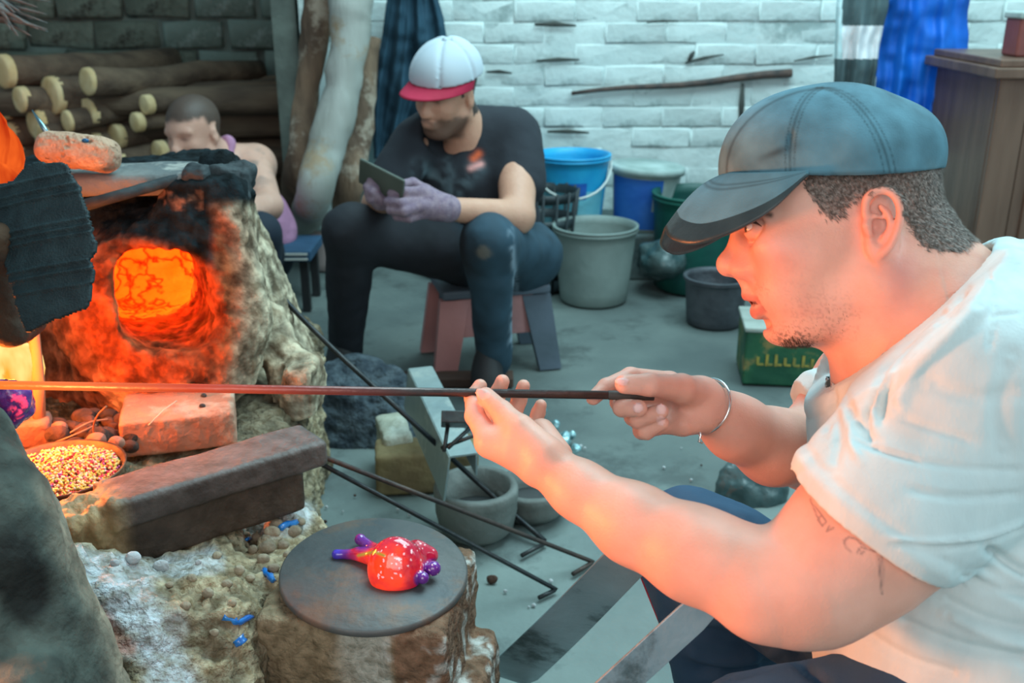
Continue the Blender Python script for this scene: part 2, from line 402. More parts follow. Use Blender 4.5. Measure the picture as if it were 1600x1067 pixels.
# ================================================================== background things
def pail(name, cx, cy, z0, r0, r1, h, m, label, group='pails by the back wall', tilt=0, rim=None, inner=None, handle=None, lid=None, band=None):
    e = empty(name, label, 'bucket', group)
    ax = np.array([[math.cos(tilt), 0, math.sin(tilt)], [0, 1, 0], [-math.sin(tilt), 0, math.cos(tilt)]])
    c = (cx, cy, z0); t = .004
    prof = [(0.001, .0), (r0*.95, 0), (r0, .006)]+[(r0+(r1-r0)*k/6, h*k/6) for k in range(1, 6)]+[(r1, h*.93), (r1+.006, h*.935), (r1+.007, h*.955), (r1+.001, h*.96), (r1, h*.975), (r1+.007, h*.98), (r1+.007, h), (r1-t, h), (r1-t-.002, h*.9), (r0-t, .012), (.001, .011)]
    V, Q = lathe(prof, c, 40, ax); mesh_obj('shell', V, Q, m, e)
    if handle:
        pts = [np.array(c)+ax[2]*(h*.9-handle[0]*math.sin(math.pi*t_))+ax[0]*((r1+.008)*math.cos(math.pi*t_))-ax[1]*((r1+.014)*math.sin(math.pi*t_)) for t_ in np.linspace(0, 1, 17)]
        mesh_obj('handle', *tube(pts, .0045, 8), handle[1], e)
    if lid:
        prof = [(.001, h+.014), (r1*.8, h+.014), (r1*.84, h+.008), (r1+.004, h+.010), (r1+.012, h+.006), (r1+.013, h-.018), (r1+.009, h-.018), (r1+.008, h+.002), (.001, h+.002)]
        mesh_obj('lid', *lathe(prof, c, 40, ax), lid, e)
    if band:
        for (a0, a1, h0, h1, mm, nm) in band:
            V = []; Q = []
            n_ = 24
            for hh in (h0, h1):
                for k in range(n_+1):
                    a = a0+(a1-a0)*k/n_; rr_ = (r0+(r1-r0)*hh/h)+.0015
                    V.append(np.array(c)+ax[0]*rr_*math.cos(a)+ax[1]*rr_*math.sin(a)+ax[2]*hh)
            Q = [(k, k+1, n_+2+k, n_+1+k) for k in range(n_)]
            mesh_obj(nm, V, Q, mm, e)
    return e
pl = lambda n, a, b, r=.45, s=6, **k: mat(n, a, b, r, s, .15, 40, **k)
M['bluepail'] = pl('blue_plastic', (.012,.30,.62), (.02,.42,.72))
M['palecyan'] = pl('pale_label', (.25,.62,.72), (.10,.45,.58))
M['navypail'] = pl('navy_print', (.01,.09,.42), (.03,.15,.5))
M['whitepl'] = pl('dirty_white_plastic', (.42,.52,.5), (.25,.33,.31), .5, 9)
M['greypl'] = pl('grey_plastic', (.25,.31,.29), (.17,.215,.20), .55, 5)
M['greenpl'] = pl('green_plastic', (.008,.10,.075), (.004,.055,.05), .45)
M['blackpot'] = mat('dark_metal_pail', (.10,.11,.125), (.045,.05,.06), .5, 10, .3, 50, metal=.3)
M['palewire'] = mat('pale_handle', (.6,.62,.58), None, .5)
def gp(x, y): return PZ(x, y, .0)
zs = .18
p = PZ(892, 358, zs); pail('blue_bucket', p[0], 3.97, zs, .120, .150, .30, M['bluepail'], 'bright blue plastic bucket with slack white handle on the step', handle=(.12, M['palewire']),
    band=[(math.radians(185), math.radians(330), .03, .17, M['palecyan'], 'label'), (math.radians(262), math.radians(292), .14, .205, M['navypail'], 'emblem')])
p = PZ(1005, 362, zs); pail('lidded_bucket', p[0]+.005, 3.98, zs, .118, .138, .245, M['whitepl'], 'navy printed paint bucket with grubby white lid, tilted on the step', tilt=-.05, lid=M['whitepl'],
    band=[(math.radians(190), math.radians(292), .015, .215, M['navypail'], 'label'), (math.radians(276), math.radians(296), .09, .165, M['whitepl'], 'emblem')])
p = gp(930, 478); pail('grey_bucket', p[0], p[1]+.09, 0, .125, .152, .285, M['greypl'], 'open pale grey plastic bucket on the floor below the blue one')
p = gp(1105, 470); pail('green_bucket', p[0]-.02, p[1]+.2, 0, .15, .17, .37, M['greenpl'], 'dark green plastic bin behind the cap peak')
p = gp(1122, 515); pail('dark_pail', p[0], p[1]+.08, 0, .095, .108, .17, M['blackpot'], 'small dark metal pail on the floor in front of the green bin')
p = gp(505, 428); M['pinkpl'] = pl('pinkish_plastic', (.5,.38,.36), (.38,.3,.28)); pail('pink_bucket', p[0]+.01, p[1]+.1, 0, .075, .095, .2, M['pinkpl'], 'small pinkish white bucket at the foot of the tree trunks', lid=M['whitepl'])
# crumpled dark clear bag between the pails
def blob(name, c, r, m, seed=0, amp=.15, sc=8, h=None, parent=None, ax=None, sq=None, colf=None, ext=None):
    h = h or max(r)/14; c = np.asarray(c); R_ = max(r)*1.35
    s = Sdf(c-R_, c+R_, h)
    if sq: s.rbox(c, r, ax, sq, 0)
    else: s.ell(c, r, ax, 0)
    if ext: ext(s)
    V, Q = s.mesh(1); N = normals(V, Q); V = V+N*(vnoise(V, sc, seed, 4)*amp*min(r))[:, None]
    return mesh_obj(name, V, Q, m, parent, col=colf(V) if colf else None)
M['murk'] = mat('murky_bag', (.03,.065,.068), (.09,.13,.13), .3, 14, .6, 30)
tag(blob('plastic_bag', gp(1040, 468)+np.array([0, .12, .12]), (.10, .08, .14), M['murk'], 3, .35, 16), 'murky crumpled plastic bag between grey bucket and green bin', 'bag')
# dark slotted basket behind the seated man
M['basket'] = mat('dark_basket', (.012,.018,.022), (.03,.045,.05), .5)
e = empty('basket', 'dark slotted plastic basket behind the seated man in red peaked cap', 'basket'); c = gp(848, 470)+np.array([0, .18, 0])
for i in range(4):
    mesh_obj('band', *lathe([(.10+.01*i, .05+.1*i), (.104+.01*i, .05+.1*i), (.106+.01*i, .085+.1*i), (.102+.01*i, .085+.1*i), (.10+.01*i, .05+.1*i)], c, 28), M['basket'], e)
for k in range(16):
    a = k*math.pi/8; d_ = np.array([math.cos(a), math.sin(a), 0]); mesh_obj('rib', *tube([c+d_*.10+[0, 0, .0], c+d_*.138+[0, 0, .39]], .006, 6), M['basket'], e)
mesh_obj('base', *lathe([(.001, 0), (.10, 0), (.10, .01), (.001, .01)], c, 28), M['basket'], e)
# tree trunks
M['bark'] = mat('brown_bark', (.24,.155,.10), (.10,.062,.042), .9, 12, .8, 30, stretch=(1, 1, .25), bdist=.02, c3=(.38,.31,.24), s3=5)
M['greybark'] = mat('grey_stripped_wood', (.36,.37,.34), (.24,.245,.215), .8, 7, .5, 25, stretch=(1, 1, .2), bdist=.012, c3=(.30,.22,.14), s3=3)
def trunk(name, pts, rs, m, label, seed):
    p = bez(pts, 8); r_ = np.interp(np.linspace(0, 1, len(p)), np.linspace(0, 1, len(rs)), rs)
    V, Q = tube(p, list(r_), 20); V = V+np.stack([vnoise(V, 14, seed, 3), vnoise(V, 14, seed+3, 3), 0*V[:, 0]], 1)*.016
    return tag(mesh_obj(name, V, Q, m), label, 'tree trunk', 'trunks standing against the wall')
tr = lambda x, y, Y: PY(x, y, Y)
trunk('bark_trunk', [PZ(448, 352, .0), tr(460, 290, 3.95), tr(480, 150, 4.0), tr(497, 0, 4.02), tr(503, -130, 4.05)], [.055, .048, .052, .055, .055], M['bark'], 'leaning rough brown bark trunk, leftmost of the three', 1)
trunk('bare_trunk', [PZ(472, 372, 0), tr(486, 318, 3.70), tr(510, 230, 3.74), tr(533, 150, 3.8), tr(546, 60, 3.85), tr(549, 0, 3.88), tr(550, -120, 3.95)], [.05, .066, .070, .068, .074, .08, .08], M['greybark'], 'thick curved pale grey stripped trunk, middle one', 2)
trunk('thin_pole', [PZ(535, 392, 0), tr(545, 300, 3.9), tr(562, 200, 4.0), tr(575, 60, 4.1)], [.055, .06, .055, .05], M['bark'], 'thin dark trunk behind the pale one, nearest the hanging jacket', 3)
# firewood
M['logbark'] = mat('log_bark', (.085,.055,.038), (.17,.115,.075), .9, 12, .8, 26, stretch=(.3, 1, 1), bdist=.015)
M['cut'] = mat('cut_wood', (.78,.60,.34), (.62,.43,.2), .8, 14, .2, 40)
lr = random.Random(3)
ends = [(140,128,14),(84,150,19),(35,158,13),(140,178,14),(108,186,11),(183,212,13),(125,208,14),(57,188,16),(8,112,17),(70,215,15),(18,210,12),(150,222,10),(98,232,13),(30,245,12),(185,250,11),(230,160,10),(250,235,12),(215,190,10),(8,168,10)]
rank = ['leftmost', 'second', 'third', 'fourth', 'fifth', 'sixth', 'seventh', 'eighth', 'ninth', 'tenth', 'eleventh']; rows = {'upper': [e for e in ends if e[1] < 165], 'middle': [e for e in ends if 165 <= e[1] < 200], 'lower': [e for e in ends if e[1] >= 200]}
def loglabel(e_):
    for k_, v_ in rows.items():
        if e_ in v_: i_ = sorted(v_).index(e_); return 'firewood log with pale sawn end, %s in the %s rows of the stack' % ('leftmost' if i_ == 0 else rank[i_]+' from left', k_)
for i, (x, y, r_) in enumerate(ends):
    Y = 4.45+lr.uniform(0, .25); c = PY(x, y, Y); r = px(r_, depth(c))*1.45
    dr = np.array([.62, .78+lr.uniform(-.06, .06), lr.uniform(-.03, .02)]); dr /= np.linalg.norm(dr); ln = .75+lr.uniform(0, .3)
    e = empty('firewood_log', loglabel((x, y, r_)), 'log', 'stacked firewood logs')
    pts = [c+dr*t*ln+np.array([0, 0, lr.uniform(-.01, .01)]) for t in np.linspace(0, 1, 6)]
    V, Q = tube(pts, [r*(1+lr.uniform(-.06, .1)) for _ in pts], 14); V = V+np.array([0, 1, 1])*(vnoise(V, 16, i, 3)*.012)[:, None]
    mesh_obj('bark', V, Q, M['logbark'], e)
    V, Q = lathe([(.001, .006), (r*.8, .006), (r*1.06, .001), (r*1.06, -.03)], pts[0]-dr*.014, 16, frame(-dr, (0, 1, 0)))
    mesh_obj('sawn_end', V, Q, M['cut'], e)
for i in range(20):      # logs that show only their sides, filling the stack down to the floor
    row, k = divmod(i, 4); z = .06+row*.135; Y = 4.62+k*.16+(row % 2)*.07
    c = np.array([-2.75+lr.uniform(-.15, .4), Y, z]); r = .062; ln = 1.7+lr.uniform(-.1, .25)
    dr = np.array([1, .08, lr.uniform(-.01, .015)]); pts = [c+dr*t*ln for t in np.linspace(0, 1, 6)]
    V, Q = tube(pts, [r*(1+lr.uniform(-.08, .1)) for _ in pts], 12); V = V+np.array([0, 1, 1])*(vnoise(V, 16, i+5, 3)*.014)[:, None]
    tag(mesh_obj('long_log', V, Q, M['logbark']), 'dark bark log lying lengthwise low in the firewood stack', 'log', 'long logs low in the stack')
# cloth hanging on the wall -------------------------------------------------
def cloth(name, poly_l, poly_r, Y, m, folds, amp, seed, parent=None, thick=.012, nu=60, nv=70, colf=None):
    """hanging cloth between a left and a right outline (pixel columns), pleated vertically"""
    V = []; L_ = np.array(poly_l, float); R_ = np.array(poly_r, float)
    for back in (0, 1):
        for j in range(nv):
            t = j/(nv-1); l = [np.interp(t, np.linspace(0, 1, len(L_)), L_[:, q]) for q in (0, 1)]; r = [np.interp(t, np.linspace(0, 1, len(R_)), R_[:, q]) for q in (0, 1)]
            for i in range(nu):
                u = i/(nu-1); bulge = math.sin(math.pi*u)**.6
                yy = Y-(.03+.05*bulge)-amp*(math.sin(u*folds*6.283+seed+1.2*math.sin(t*3+seed))*.5+.3*math.sin(u*folds*13+t*5+seed*2))*(.35+.65*t)*min(1, bulge*2)+back*(thick+.04*bulge)
                V.append(PY(l[0]+(r[0]-l[0])*u, l[1]+(r[1]-l[1])*u, yy))
    V = np.array(V); N_ = nu*nv; Q = []
    for j in range(nv-1):
        for i in range(nu-1):
            a = j*nu+i; Q.append((a, a+nu, a+nu+1, a+1)); Q.append((N_+a, N_+a+1, N_+a+nu+1, N_+a+nu))
    for j in range(nv-1):
        a = j*nu; Q.append((a, a+N_, a+nu+N_, a+nu)); a += nu-1; Q.append((a, a+nu, a+nu+N_, a+N_))
    for i in range(nu-1):
        a = i; Q.append((a, a+1, a+1+N_, a+N_)); a = (nv-1)*nu+i; Q.append((a, a+N_, a+1+N_, a+1))
    V[:, 1] -= vnoise(V*np.array([1, 0, 1]), 9, seed, 3)*amp*.8
    return mesh_obj(name, V, np.array(Q), m, parent, col=colf(V) if colf else None)
fab = lambda n, a, b, r=.85, **k: mat(n, a, b, r, 5, .25, 160, bdist=.002, **k)
M['jacket'] = fab('blue_black_jacket', (.012,.045,.075), (.02,.07,.11))
j = tag(cloth('hanging_jacket', [(612,-60),(596,60),(580,160),(584,248)], [(668,-60),(694,30),(706,110),(650,250)], 4.2, M['jacket'], 3, .05, 1), 'dark blue jacket hanging on the wall beside the trunks', 'jacket')
M['palestrip'] = pl('pale_panel', (.40,.62,.64), (.3,.5,.52))
tag(mesh_obj('white_board', *boxv(PY(598, 225, 4.28)+np.array([0, 0, -.06]), (.085, .012, .22)), M['palestrip'], smooth=False), 'pale board leaning on the wall below the hanging jacket', 'board')
M['bluecloth'] = fab('royal_blue_cloth', (.0,.085,.48), (.0,.14,.62), .6)
tag(cloth('blue_smock', [(1385,-60),(1372,60),(1366,150),(1385,240)], [(1522,-60),(1513,60),(1503,160),(1478,242)], 3.55, M['bluecloth'], 2.5, .05, 4), 'royal blue smock hanging on the wall near the wooden cabinet', 'smock')
M['stripe'] = fab('striped_knit', (1,1,1), None, .9, vcol=True)
def scol(V):
    X, Y_, d = project(V); c = np.tile((.075,.12,.13), (len(V), 1)); b = (Y_ > 40) & (Y_ < 92); c[b] = (.78,.82,.85)
    e_ = (X < 1316) & (Y_ < 92); c[e_] = (.55,.75,.78); return c
tag(cloth('striped_jumper', [(1318,-60),(1306,10),(1304,60),(1303,145)], [(1395,-60),(1386,20),(1374,70),(1366,145)], 3.5, M['stripe'], 2, .03, 2, nv=160, colf=scol), 'dark knitted jumper with one broad white stripe hanging left of blue smock', 'jumper')
M['lilac'] = fab('lilac_cloth', (.42,.42,.68), (.30,.30,.5))
tag(blob('lilac_bundle', PY(1484, 285, 3.6), (.085, .06, .115), M['lilac'], 6, .45, 11), 'crumpled lilac cloth bundle under the blue smock', 'cloth')
# two carrier shelf under the bundle
M['woodplain'] = mat('plain_wood', (.36,.25,.16), (.25,.17,.11), .7, 6, .3, 40, stretch=(1, 1, 5))
tag(mesh_obj('low_crate', *boxv((PY(1484, 345, 3.6)[0], 3.6, .28), (.16, .1, .28)), M['woodplain'], smooth=False), 'plain wooden crate half hidden behind the worker\'s neck', 'crate')
# cabinet
M['cab'] = mat('brown_varnish', (.105,.06,.042), (.17,.105,.075), .35, 3, .2, 30, stretch=(6, 6, .6))
e = empty('wooden_cabinet', 'tall dark brown varnished wooden cabinet with moulded top at the right edge', 'cabinet')
cY = 3.0; tp = PY(1535, 104, cY); x0 = PY(1560, 120, cY)[0]; zt = tp[2]
b_ = lambda n, xa, xb, ya, yb, za, zb, bv=.004: bevel(mesh_obj(n, *boxv(((xa+xb)/2, (ya+yb)/2, (za+zb)/2), ((xb-xa)/2, (yb-ya)/2, (zb-za)/2)), M['cab'], e, smooth=False), bv)
b_('side_panel', x0, x0+.03, cY, cY+.45, 0, zt-.03); b_('front_stile', x0, x0+.09, cY-.02, cY, 0, zt-.03)
b_('door', x0+.095, x0+.55, cY-.012, cY+.01, .05, zt-.06); b_('door_moulding', x0+.13, x0+.52, cY-.022, cY-.01, .10, zt-.11, .008)
b_('plinth', x0, x0+.62, cY-.02, cY+.45, 0, .05); b_('cornice', x0-.035, x0+.62, cY-.055, cY+.47, zt-.03, zt); b_('top_board', x0-.015, x0+.6, cY-.035, cY+.45, zt, zt+.022)
b_('inner_side', x0+.58, x0+.61, cY, cY+.45, 0, zt-.03)
M['redpl'] = pl('brown_red_plastic', (.22,.06,.05), (.16,.05,.045)); 
e2 = empty('storage_jar', 'reddish box with white lid and small blue sticker on the cabinet', 'box')
bc = np.array([x0+.135, cY+.1, zt+.022]); bevel(mesh_obj('body', *boxv(bc+[0, 0, .055], (.07, .05, .055)), M['redpl'], e2, smooth=False), .008)
bevel(mesh_obj('lid', *boxv(bc+[0, 0, .118], (.075, .055, .010)), M['whitepl'], e2, smooth=False), .005)
mesh_obj('sticker', *boxv(bc+[.0, -.0512, .06], (.045, .0008, .026)), M['palestrip'], e2, smooth=False); mesh_obj('blue_dot', *boxv(bc+[-.01, -.0525, .06], (.014, .0008, .014)), M['navypail'], e2, smooth=False)
# stool under the seated man --------------------------------------------------
M['pinkstool'] = pl('dusty_pink_plastic', (.52,.24,.23), (.40,.19,.19), .6); M['greystool'] = pl('grey_blue_plastic', (.10,.13,.17), (.07,.095,.12), .6)
e = empty('plastic_stool', 'dusty pink and grey plastic step stool under the seated man', 'stool')
sc_ = np.array([.02, 3.0, 0]); sc_ = PZ(768, 575, 0); sc_ = np.array([sc_[0]-.01, sc_[1]+.08, 0])
ST = sc_; sa = .25; A3 = rotz(sa); zt = .255
def leg(name, sx, sy, m):
    top = ST+A3[0]*sx*.125+A3[1]*sy*.09+[0, 0, zt-.02]; bot = ST+A3[0]*sx*.165+A3[1]*sy*.12
    u, v = A3[0]*.034, A3[1]*.016
    mesh_obj(name, *hexa([bot-u-v, bot+u-v, bot+u+v, bot-u+v, top-u*1.3-v, top+u*1.3-v, top+u*1.3+v, top-u*1.3+v]), m, e, smooth=False)
for sx in (-1, 1):
    for sy in (-1, 1): leg('leg', sx, sy, M['pinkstool'] if sx < 0 else M['greystool'])
bevel(mesh_obj('seat', *boxv(ST+[0, 0, zt], (.165, .125, .014), A3), M['greystool'], e, smooth=False), .008)
for sy in (-1, 1): bevel(mesh_obj('side_apron', *boxv(ST+A3[1]*sy*.098+[0, 0, zt-.075], (.115, .006, .065), A3), M['pinkstool'], e, smooth=False), .003)
for sx in (-1, 1): bevel(mesh_obj('end_apron', *boxv(ST+A3[0]*sx*.135+[0, 0, zt-.06], (.006, .085, .05), A3), M['greystool'], e, smooth=False), .003)
# brown plank on the floor
tag(bevel(mesh_obj('floor_plank', *boxv((PZ(655, 597, 0)+PZ(655, 600, 0))/2+[0, 0, .012], (.28, .035, .014), rotz(.02)), mat('brown_plank', (.12,.065,.045), (.07,.045,.035), .8, 5, .3, 30), smooth=False), .003), 'narrow brown wooden plank lying on the floor by the stool', 'plank')
# painted tin box under the worker's chin
M['tin'] = mat('green_painted_tin', (.012,.085,.045), (.03,.14,.06), .6, 9, .4, 30, c3=(.26,.20,.07), s3=9)
M['dirtytop'] = mat('dusty_top', (.38,.42,.38), (.25,.28,.25), .85, 12, .4, 30)
p0 = PZ(1228, 612, 0.0); e = empty('painted_box', 'chipped green painted box with yellow lettering traces and dusty top', 'box')
bx = rotz(-.12); c = np.array([p0[0]+.02, p0[1]+.14, 0]); hb = .165
bevel(mesh_obj('body', *boxv(c+[0, 0, hb/2], (.125, .10, hb/2), bx), M['tin'], e, smooth=False), .006)
bevel(mesh_obj('top_sheet', *boxv(c+[0, 0, hb+.007], (.13, .105, .007), bx), M['dirtytop'], e, smooth=False), .004)
M['yellow'] = mat('faded_yellow_paint', (.42,.33,.06), (.2,.2,.06), .7, 40)
for k in range(7):    # worn yellow strokes of the painted word
    q = c-bx[1]*.1015+bx[0]*(-.085+k*.026)+[0, 0, .075]; hh = .018 if k in (1, 2, 5) else .011
    mesh_obj('letter_stroke', *boxv(q+[0, 0, hh*.3], (.004, .0012, hh), bx), M['yellow'], e, smooth=False)
    mesh_obj('letter_stroke', *boxv(q+bx[0]*.008+[0, 0, -.008], (.009, .0012, .003), bx), M['yellow'], e, smooth=False)
# ================================================================== furnace and hearth
M['clay'] = mat('furnace_clay', (1, 1, 1), (.38, .34, .31), .92, 34, .9, 42, vcol=True, bdist=.012, mix=(.4, .62))
M['clay'].node_tree.nodes['Principled BSDF'].inputs['Specular IOR Level'].default_value = .15
def hotclay(name):
    """inner lining hot enough to glow, crossed by dark cracks"""
    m = bpy.data.materials.new(name); m.use_nodes = True; nt = m.node_tree; n = nt.nodes; L = nt.links; b = n['Principled BSDF']
    tc = n.new('ShaderNodeTexCoord'); ns = n.new('ShaderNodeTexNoise'); ns.inputs['Scale'].default_value = 9; ns.inputs['Detail'].default_value = 4
    mx0 = n.new('ShaderNodeMix'); mx0.data_type = 'VECTOR'; mx0.inputs[0].default_value = .22; L.new(tc.outputs['Object'], mx0.inputs[4]); L.new(tc.outputs['Object'], ns.inputs['Vector']); L.new(ns.outputs['Color'], mx0.inputs[5])
    v = n.new('ShaderNodeTexVoronoi'); v.feature = 'DISTANCE_TO_EDGE'; v.inputs['Scale'].default_value = 15; L.new(mx0.outputs[1], v.inputs['Vector'])
    r = n.new('ShaderNodeValToRGB'); r.color_ramp.elements[0].position = 0.0; r.color_ramp.elements[0].color = (.05, .003, .001, 1); r.color_ramp.elements[1].position = .09; r.color_ramp.elements[1].color = (1.0, .20, .012, 1)
    L.new(v.outputs['Distance'], r.inputs[0])
    n2 = n.new('ShaderNodeTexNoise'); n2.inputs['Scale'].default_value = 24; n2.inputs['Detail'].default_value = 6; L.new(tc.outputs['Object'], n2.inputs['Vector'])
    r2 = n.new('ShaderNodeMapRange'); r2.inputs[1].default_value = .3; r2.inputs[2].default_value = .7; r2.inputs[3].default_value = .10; r2.inputs[4].default_value = .85; L.new(n2.outputs[0], r2.inputs[0])
    sx = n.new('ShaderNodeSeparateXYZ'); L.new(tc.outputs['Object'], sx.inputs[0]); hz_ = n.new('ShaderNodeMapRange'); hz_.inputs[1].default_value = .50; hz_.inputs[2].default_value = .74; hz_.inputs[3].default_value = .45; hz_.inputs[4].default_value = 1.3; L.new(sx.outputs[2], hz_.inputs[0])
    mm_ = n.new('ShaderNodeMath'); mm_.operation = 'MULTIPLY'; L.new(r2.outputs[0], mm_.inputs[0]); L.new(hz_.outputs[0], mm_.inputs[1]); r2 = mm_
    L.new(r.outputs[0], b.inputs['Base Color']); b.inputs['Roughness'].default_value = .9
    L.new(r.outputs[0], b.inputs['Emission Color']); L.new(r2.outputs[0], b.inputs['Emission Strength'])
    bm = n.new('ShaderNodeBump'); bm.inputs['Strength'].default_value = .6; bm.inputs['Distance'].default_value = .02; L.new(v.outputs['Distance'], bm.inputs['Height']); L.new(bm.outputs[0], b.inputs['Normal'])
    return m
M['hot'] = hotclay('glowing_lining')
FU = empty('furnace', 'clay glass furnace with sooty top and round glowing mouth', 'furnace')
kc = P(225, 470, 1.98)
s = Sdf(np.array([-1.15, P(200, 700, 1.55)[1]-.02, .30]), np.array([P(520, 500, 1.95)[0]+.06, 2.55, .98]), .0062)
base = np.array([P(190, 600, 1.98)[0], 2.02, .33])
# body: a lumpy cone whose right flank runs down to the hearth
s.cone(base+np.array([.0, 0, .0]), np.array([base[0]+.0, 2.02, .70]), .345, .232, 0)
s.cone(np.array([base[0]-.42, 2.04, .35]), np.array([base[0]-.42, 2.05, .72]), .40, .28, .06)
s.plane((-.6, 1.9, .790), (-0.05, .05, 1))
fr = P(265, 470, 1.66)
s.ell(P(262, 500, 1.80), (.19, .19, .12), k=.10)                 # bulge round the mouth
s.rbox(P(325, 335, 1.80), (.075, .07, .065), frame(UP, RX), .03, .05)       # brow at top right
s.cone(P(345, 265, 1.83), P(372, 350, 1.83), .042, .030, .02); s.cone(P(300, 285, 1.80), P(318, 350, 1.78), .022, .016, .012)
s.cone(P(420, 500, 1.92), P(462, 610, 1.90), .03, .04, .05); s.rbox(P(474, 600, 1.86), (.030, .062, .05), None, .02, .05)
ch = Sdf(s.lo, s.lo+s.n*s.h, s.h); ch.n = s.n
# chamber and mouth
CH = P(262, 470, 1.68)+np.array([-.15, .31, .0]); s.ell(CH, (.15, .15, .12), np.eye(3), k=.01, op='sub')
axm = frame(P(265, 470, 1.6)-P(240, 470, 2.05), RX)
axt = np.array([.47, -.87, .05]); axt /= np.linalg.norm(axt); tun = P(262, 470, 1.70); s.rbox(tun-axt*.10, (px(74, 1.68), px(77, 1.68), .20), frame(axt, RX), .058, .012, 'sub')
V, Q = s.mesh(0); N = normals(V, Q)
d0 = vnoise(V, 11, 1, 4); d1 = vnoise(V, 45, 2, 4, .6)
V = V+N*(d0*.013+d1*.009)[:, None]
X, Y, D_ = project(V)
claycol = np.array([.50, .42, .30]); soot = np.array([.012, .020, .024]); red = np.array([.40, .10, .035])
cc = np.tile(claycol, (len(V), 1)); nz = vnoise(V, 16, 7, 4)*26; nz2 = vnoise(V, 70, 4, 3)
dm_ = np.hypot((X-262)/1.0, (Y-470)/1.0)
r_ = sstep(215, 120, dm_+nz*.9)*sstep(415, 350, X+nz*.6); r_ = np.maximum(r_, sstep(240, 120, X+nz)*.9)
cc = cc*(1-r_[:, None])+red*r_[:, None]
sl = 388+np.clip((X-250)*.42, -10, 70)      # soot climbs from the mouth over the top
so = sstep(sl+8, sl-22, Y+nz*.9)*(1-sstep(325, 345, X+nz*.5)*sstep(310, 330, Y+nz*.3)*(1-sstep(0, 1, 0*X))*.92)
so = np.clip(so, 0, 1); so = np.where((X > 240) & (X < 318) & (Y > 286) & (Y < 330), so*sstep(-.3, .25, nz2+.1), so)
cc = cc*(1-so[:, None])+soot*so[:, None]
cc *= (1+.35*nz2)[:, None]*(.55+.7*sstep(-.35, .35, d1))[:, None]; cc = np.clip(cc, .004, 1)  # hollows of the clay also darkened in colour, dirt plus painted occlusion shade
inn = (np.linalg.norm((V-CH)/np.array([.15, .15, .12]), axis=1) < 1.14)
fmi = inn[Q].all(1).astype(int)
mesh_obj('clay_shell', V, Q, None, FU, col=cc, mats=[M['clay'], M['hot']], fm=fmi)
# flat slab and iron bar on the furnace top
M['ashslab'] = mat('ashy_slab', (.20,.21,.20), (.07,.09,.10), .9, 8, .7, 40, c3=(.33,.33,.30), s3=8)
def rock(name, c, r, m, seed, amp=.12, sc=9, ax=None, parent=None, rd=.02, **k): return blob(name, c, r, m, seed, amp, sc, None, parent, ax, rd, **k)
tpz = .862
rock('top_slab', P(215, 280, 1.80), (.125, .07, .020), M['ashslab'], 3, .30, 14, rotz(.1), FU, .012)
M['soot'] = mat('sooted_iron', (.015,.022,.026), (.035,.05,.055), .7, 30, .6, 120, bdist=.003)
mesh_obj('top_bar', *tube([P(128, 322, 1.66), P(205, 300, 1.70), P(290, 276, 1.76), P(378, 264, 1.80)], [.010, .0095, .010, .014], 10), M['soot'], FU)
rock('rim_lump', P(312, 296, 1.765), (.024, .03, .042), M['soot'], 9, .5, 26, None, FU, .014)
rock('corner_lump', P(362, 283, 1.80), (.034, .04, .030), M['soot'], 8, .5, 24, None, FU, .014)
tag(mesh_obj('short_iron_bar', *tube([P(205, 273, 1.92), P(268, 272, 1.95)], .0085, 8), M['soot']), 'short black iron bar on the furnace top behind the slab', 'iron bar')
# porous stone with a blade stuck behind it
M['pumice'] = mat('porous_firebrick', (.56,.37,.25), (.40,.25,.17), .95, 20, .9, 90, c3=(.62,.50,.36), s3=9)
def pores(s):
    rg = np.random.RandomState(2); c0 = P(122, 237, 1.72)
    for _ in range(150):
        v = rg.normal(0, 1, 3); v /= np.linalg.norm(v); p = c0+RX*v[0]*.070+UP*v[1]*.030+FW*v[2]*.033
        s.sph(p, rg.uniform(.0018, .0050), .001, 'sub')
    s.cone(P(170, 246, 1.68), P(192, 250, 1.68), .006, .012, .004, 'sub')
R20 = np.array([RX*math.cos(.13)-UP*math.sin(.13), UP*math.cos(.13)+RX*math.sin(.13), FW])
o = blob('porous_stone', P(122, 237, 1.72), (.071, .030, .033), M['pumice'], 5, .12, 22, .0022, None, R20, .026, ext=pores)
tag(o, 'porous pale orange firebrick lump lying on the furnace top', 'stone')
M['blade'] = mat('bright_blade', (.35,.5,.55), (.1,.2,.24), .25, 20, 0, metal=.9)
V, Q = tube([P(50, 172, 1.80), P(66, 196, 1.80), P(82, 222, 1.80)], [.0012, .0045, .005], 8); 
tag(mesh_obj('steel_spike', V, Q, M['blade']), 'thin pointed steel spike standing up behind the porous stone', 'spike')
tag(blob('glass_drop', P(133, 220, 1.69), (.006, .004, .005), mat('blue_glass_drop', (.01,.12,.3), None, .08, trans=.3), 2, .2, 60), 'tiny blue glass drop on top of the porous stone', 'glass drop')
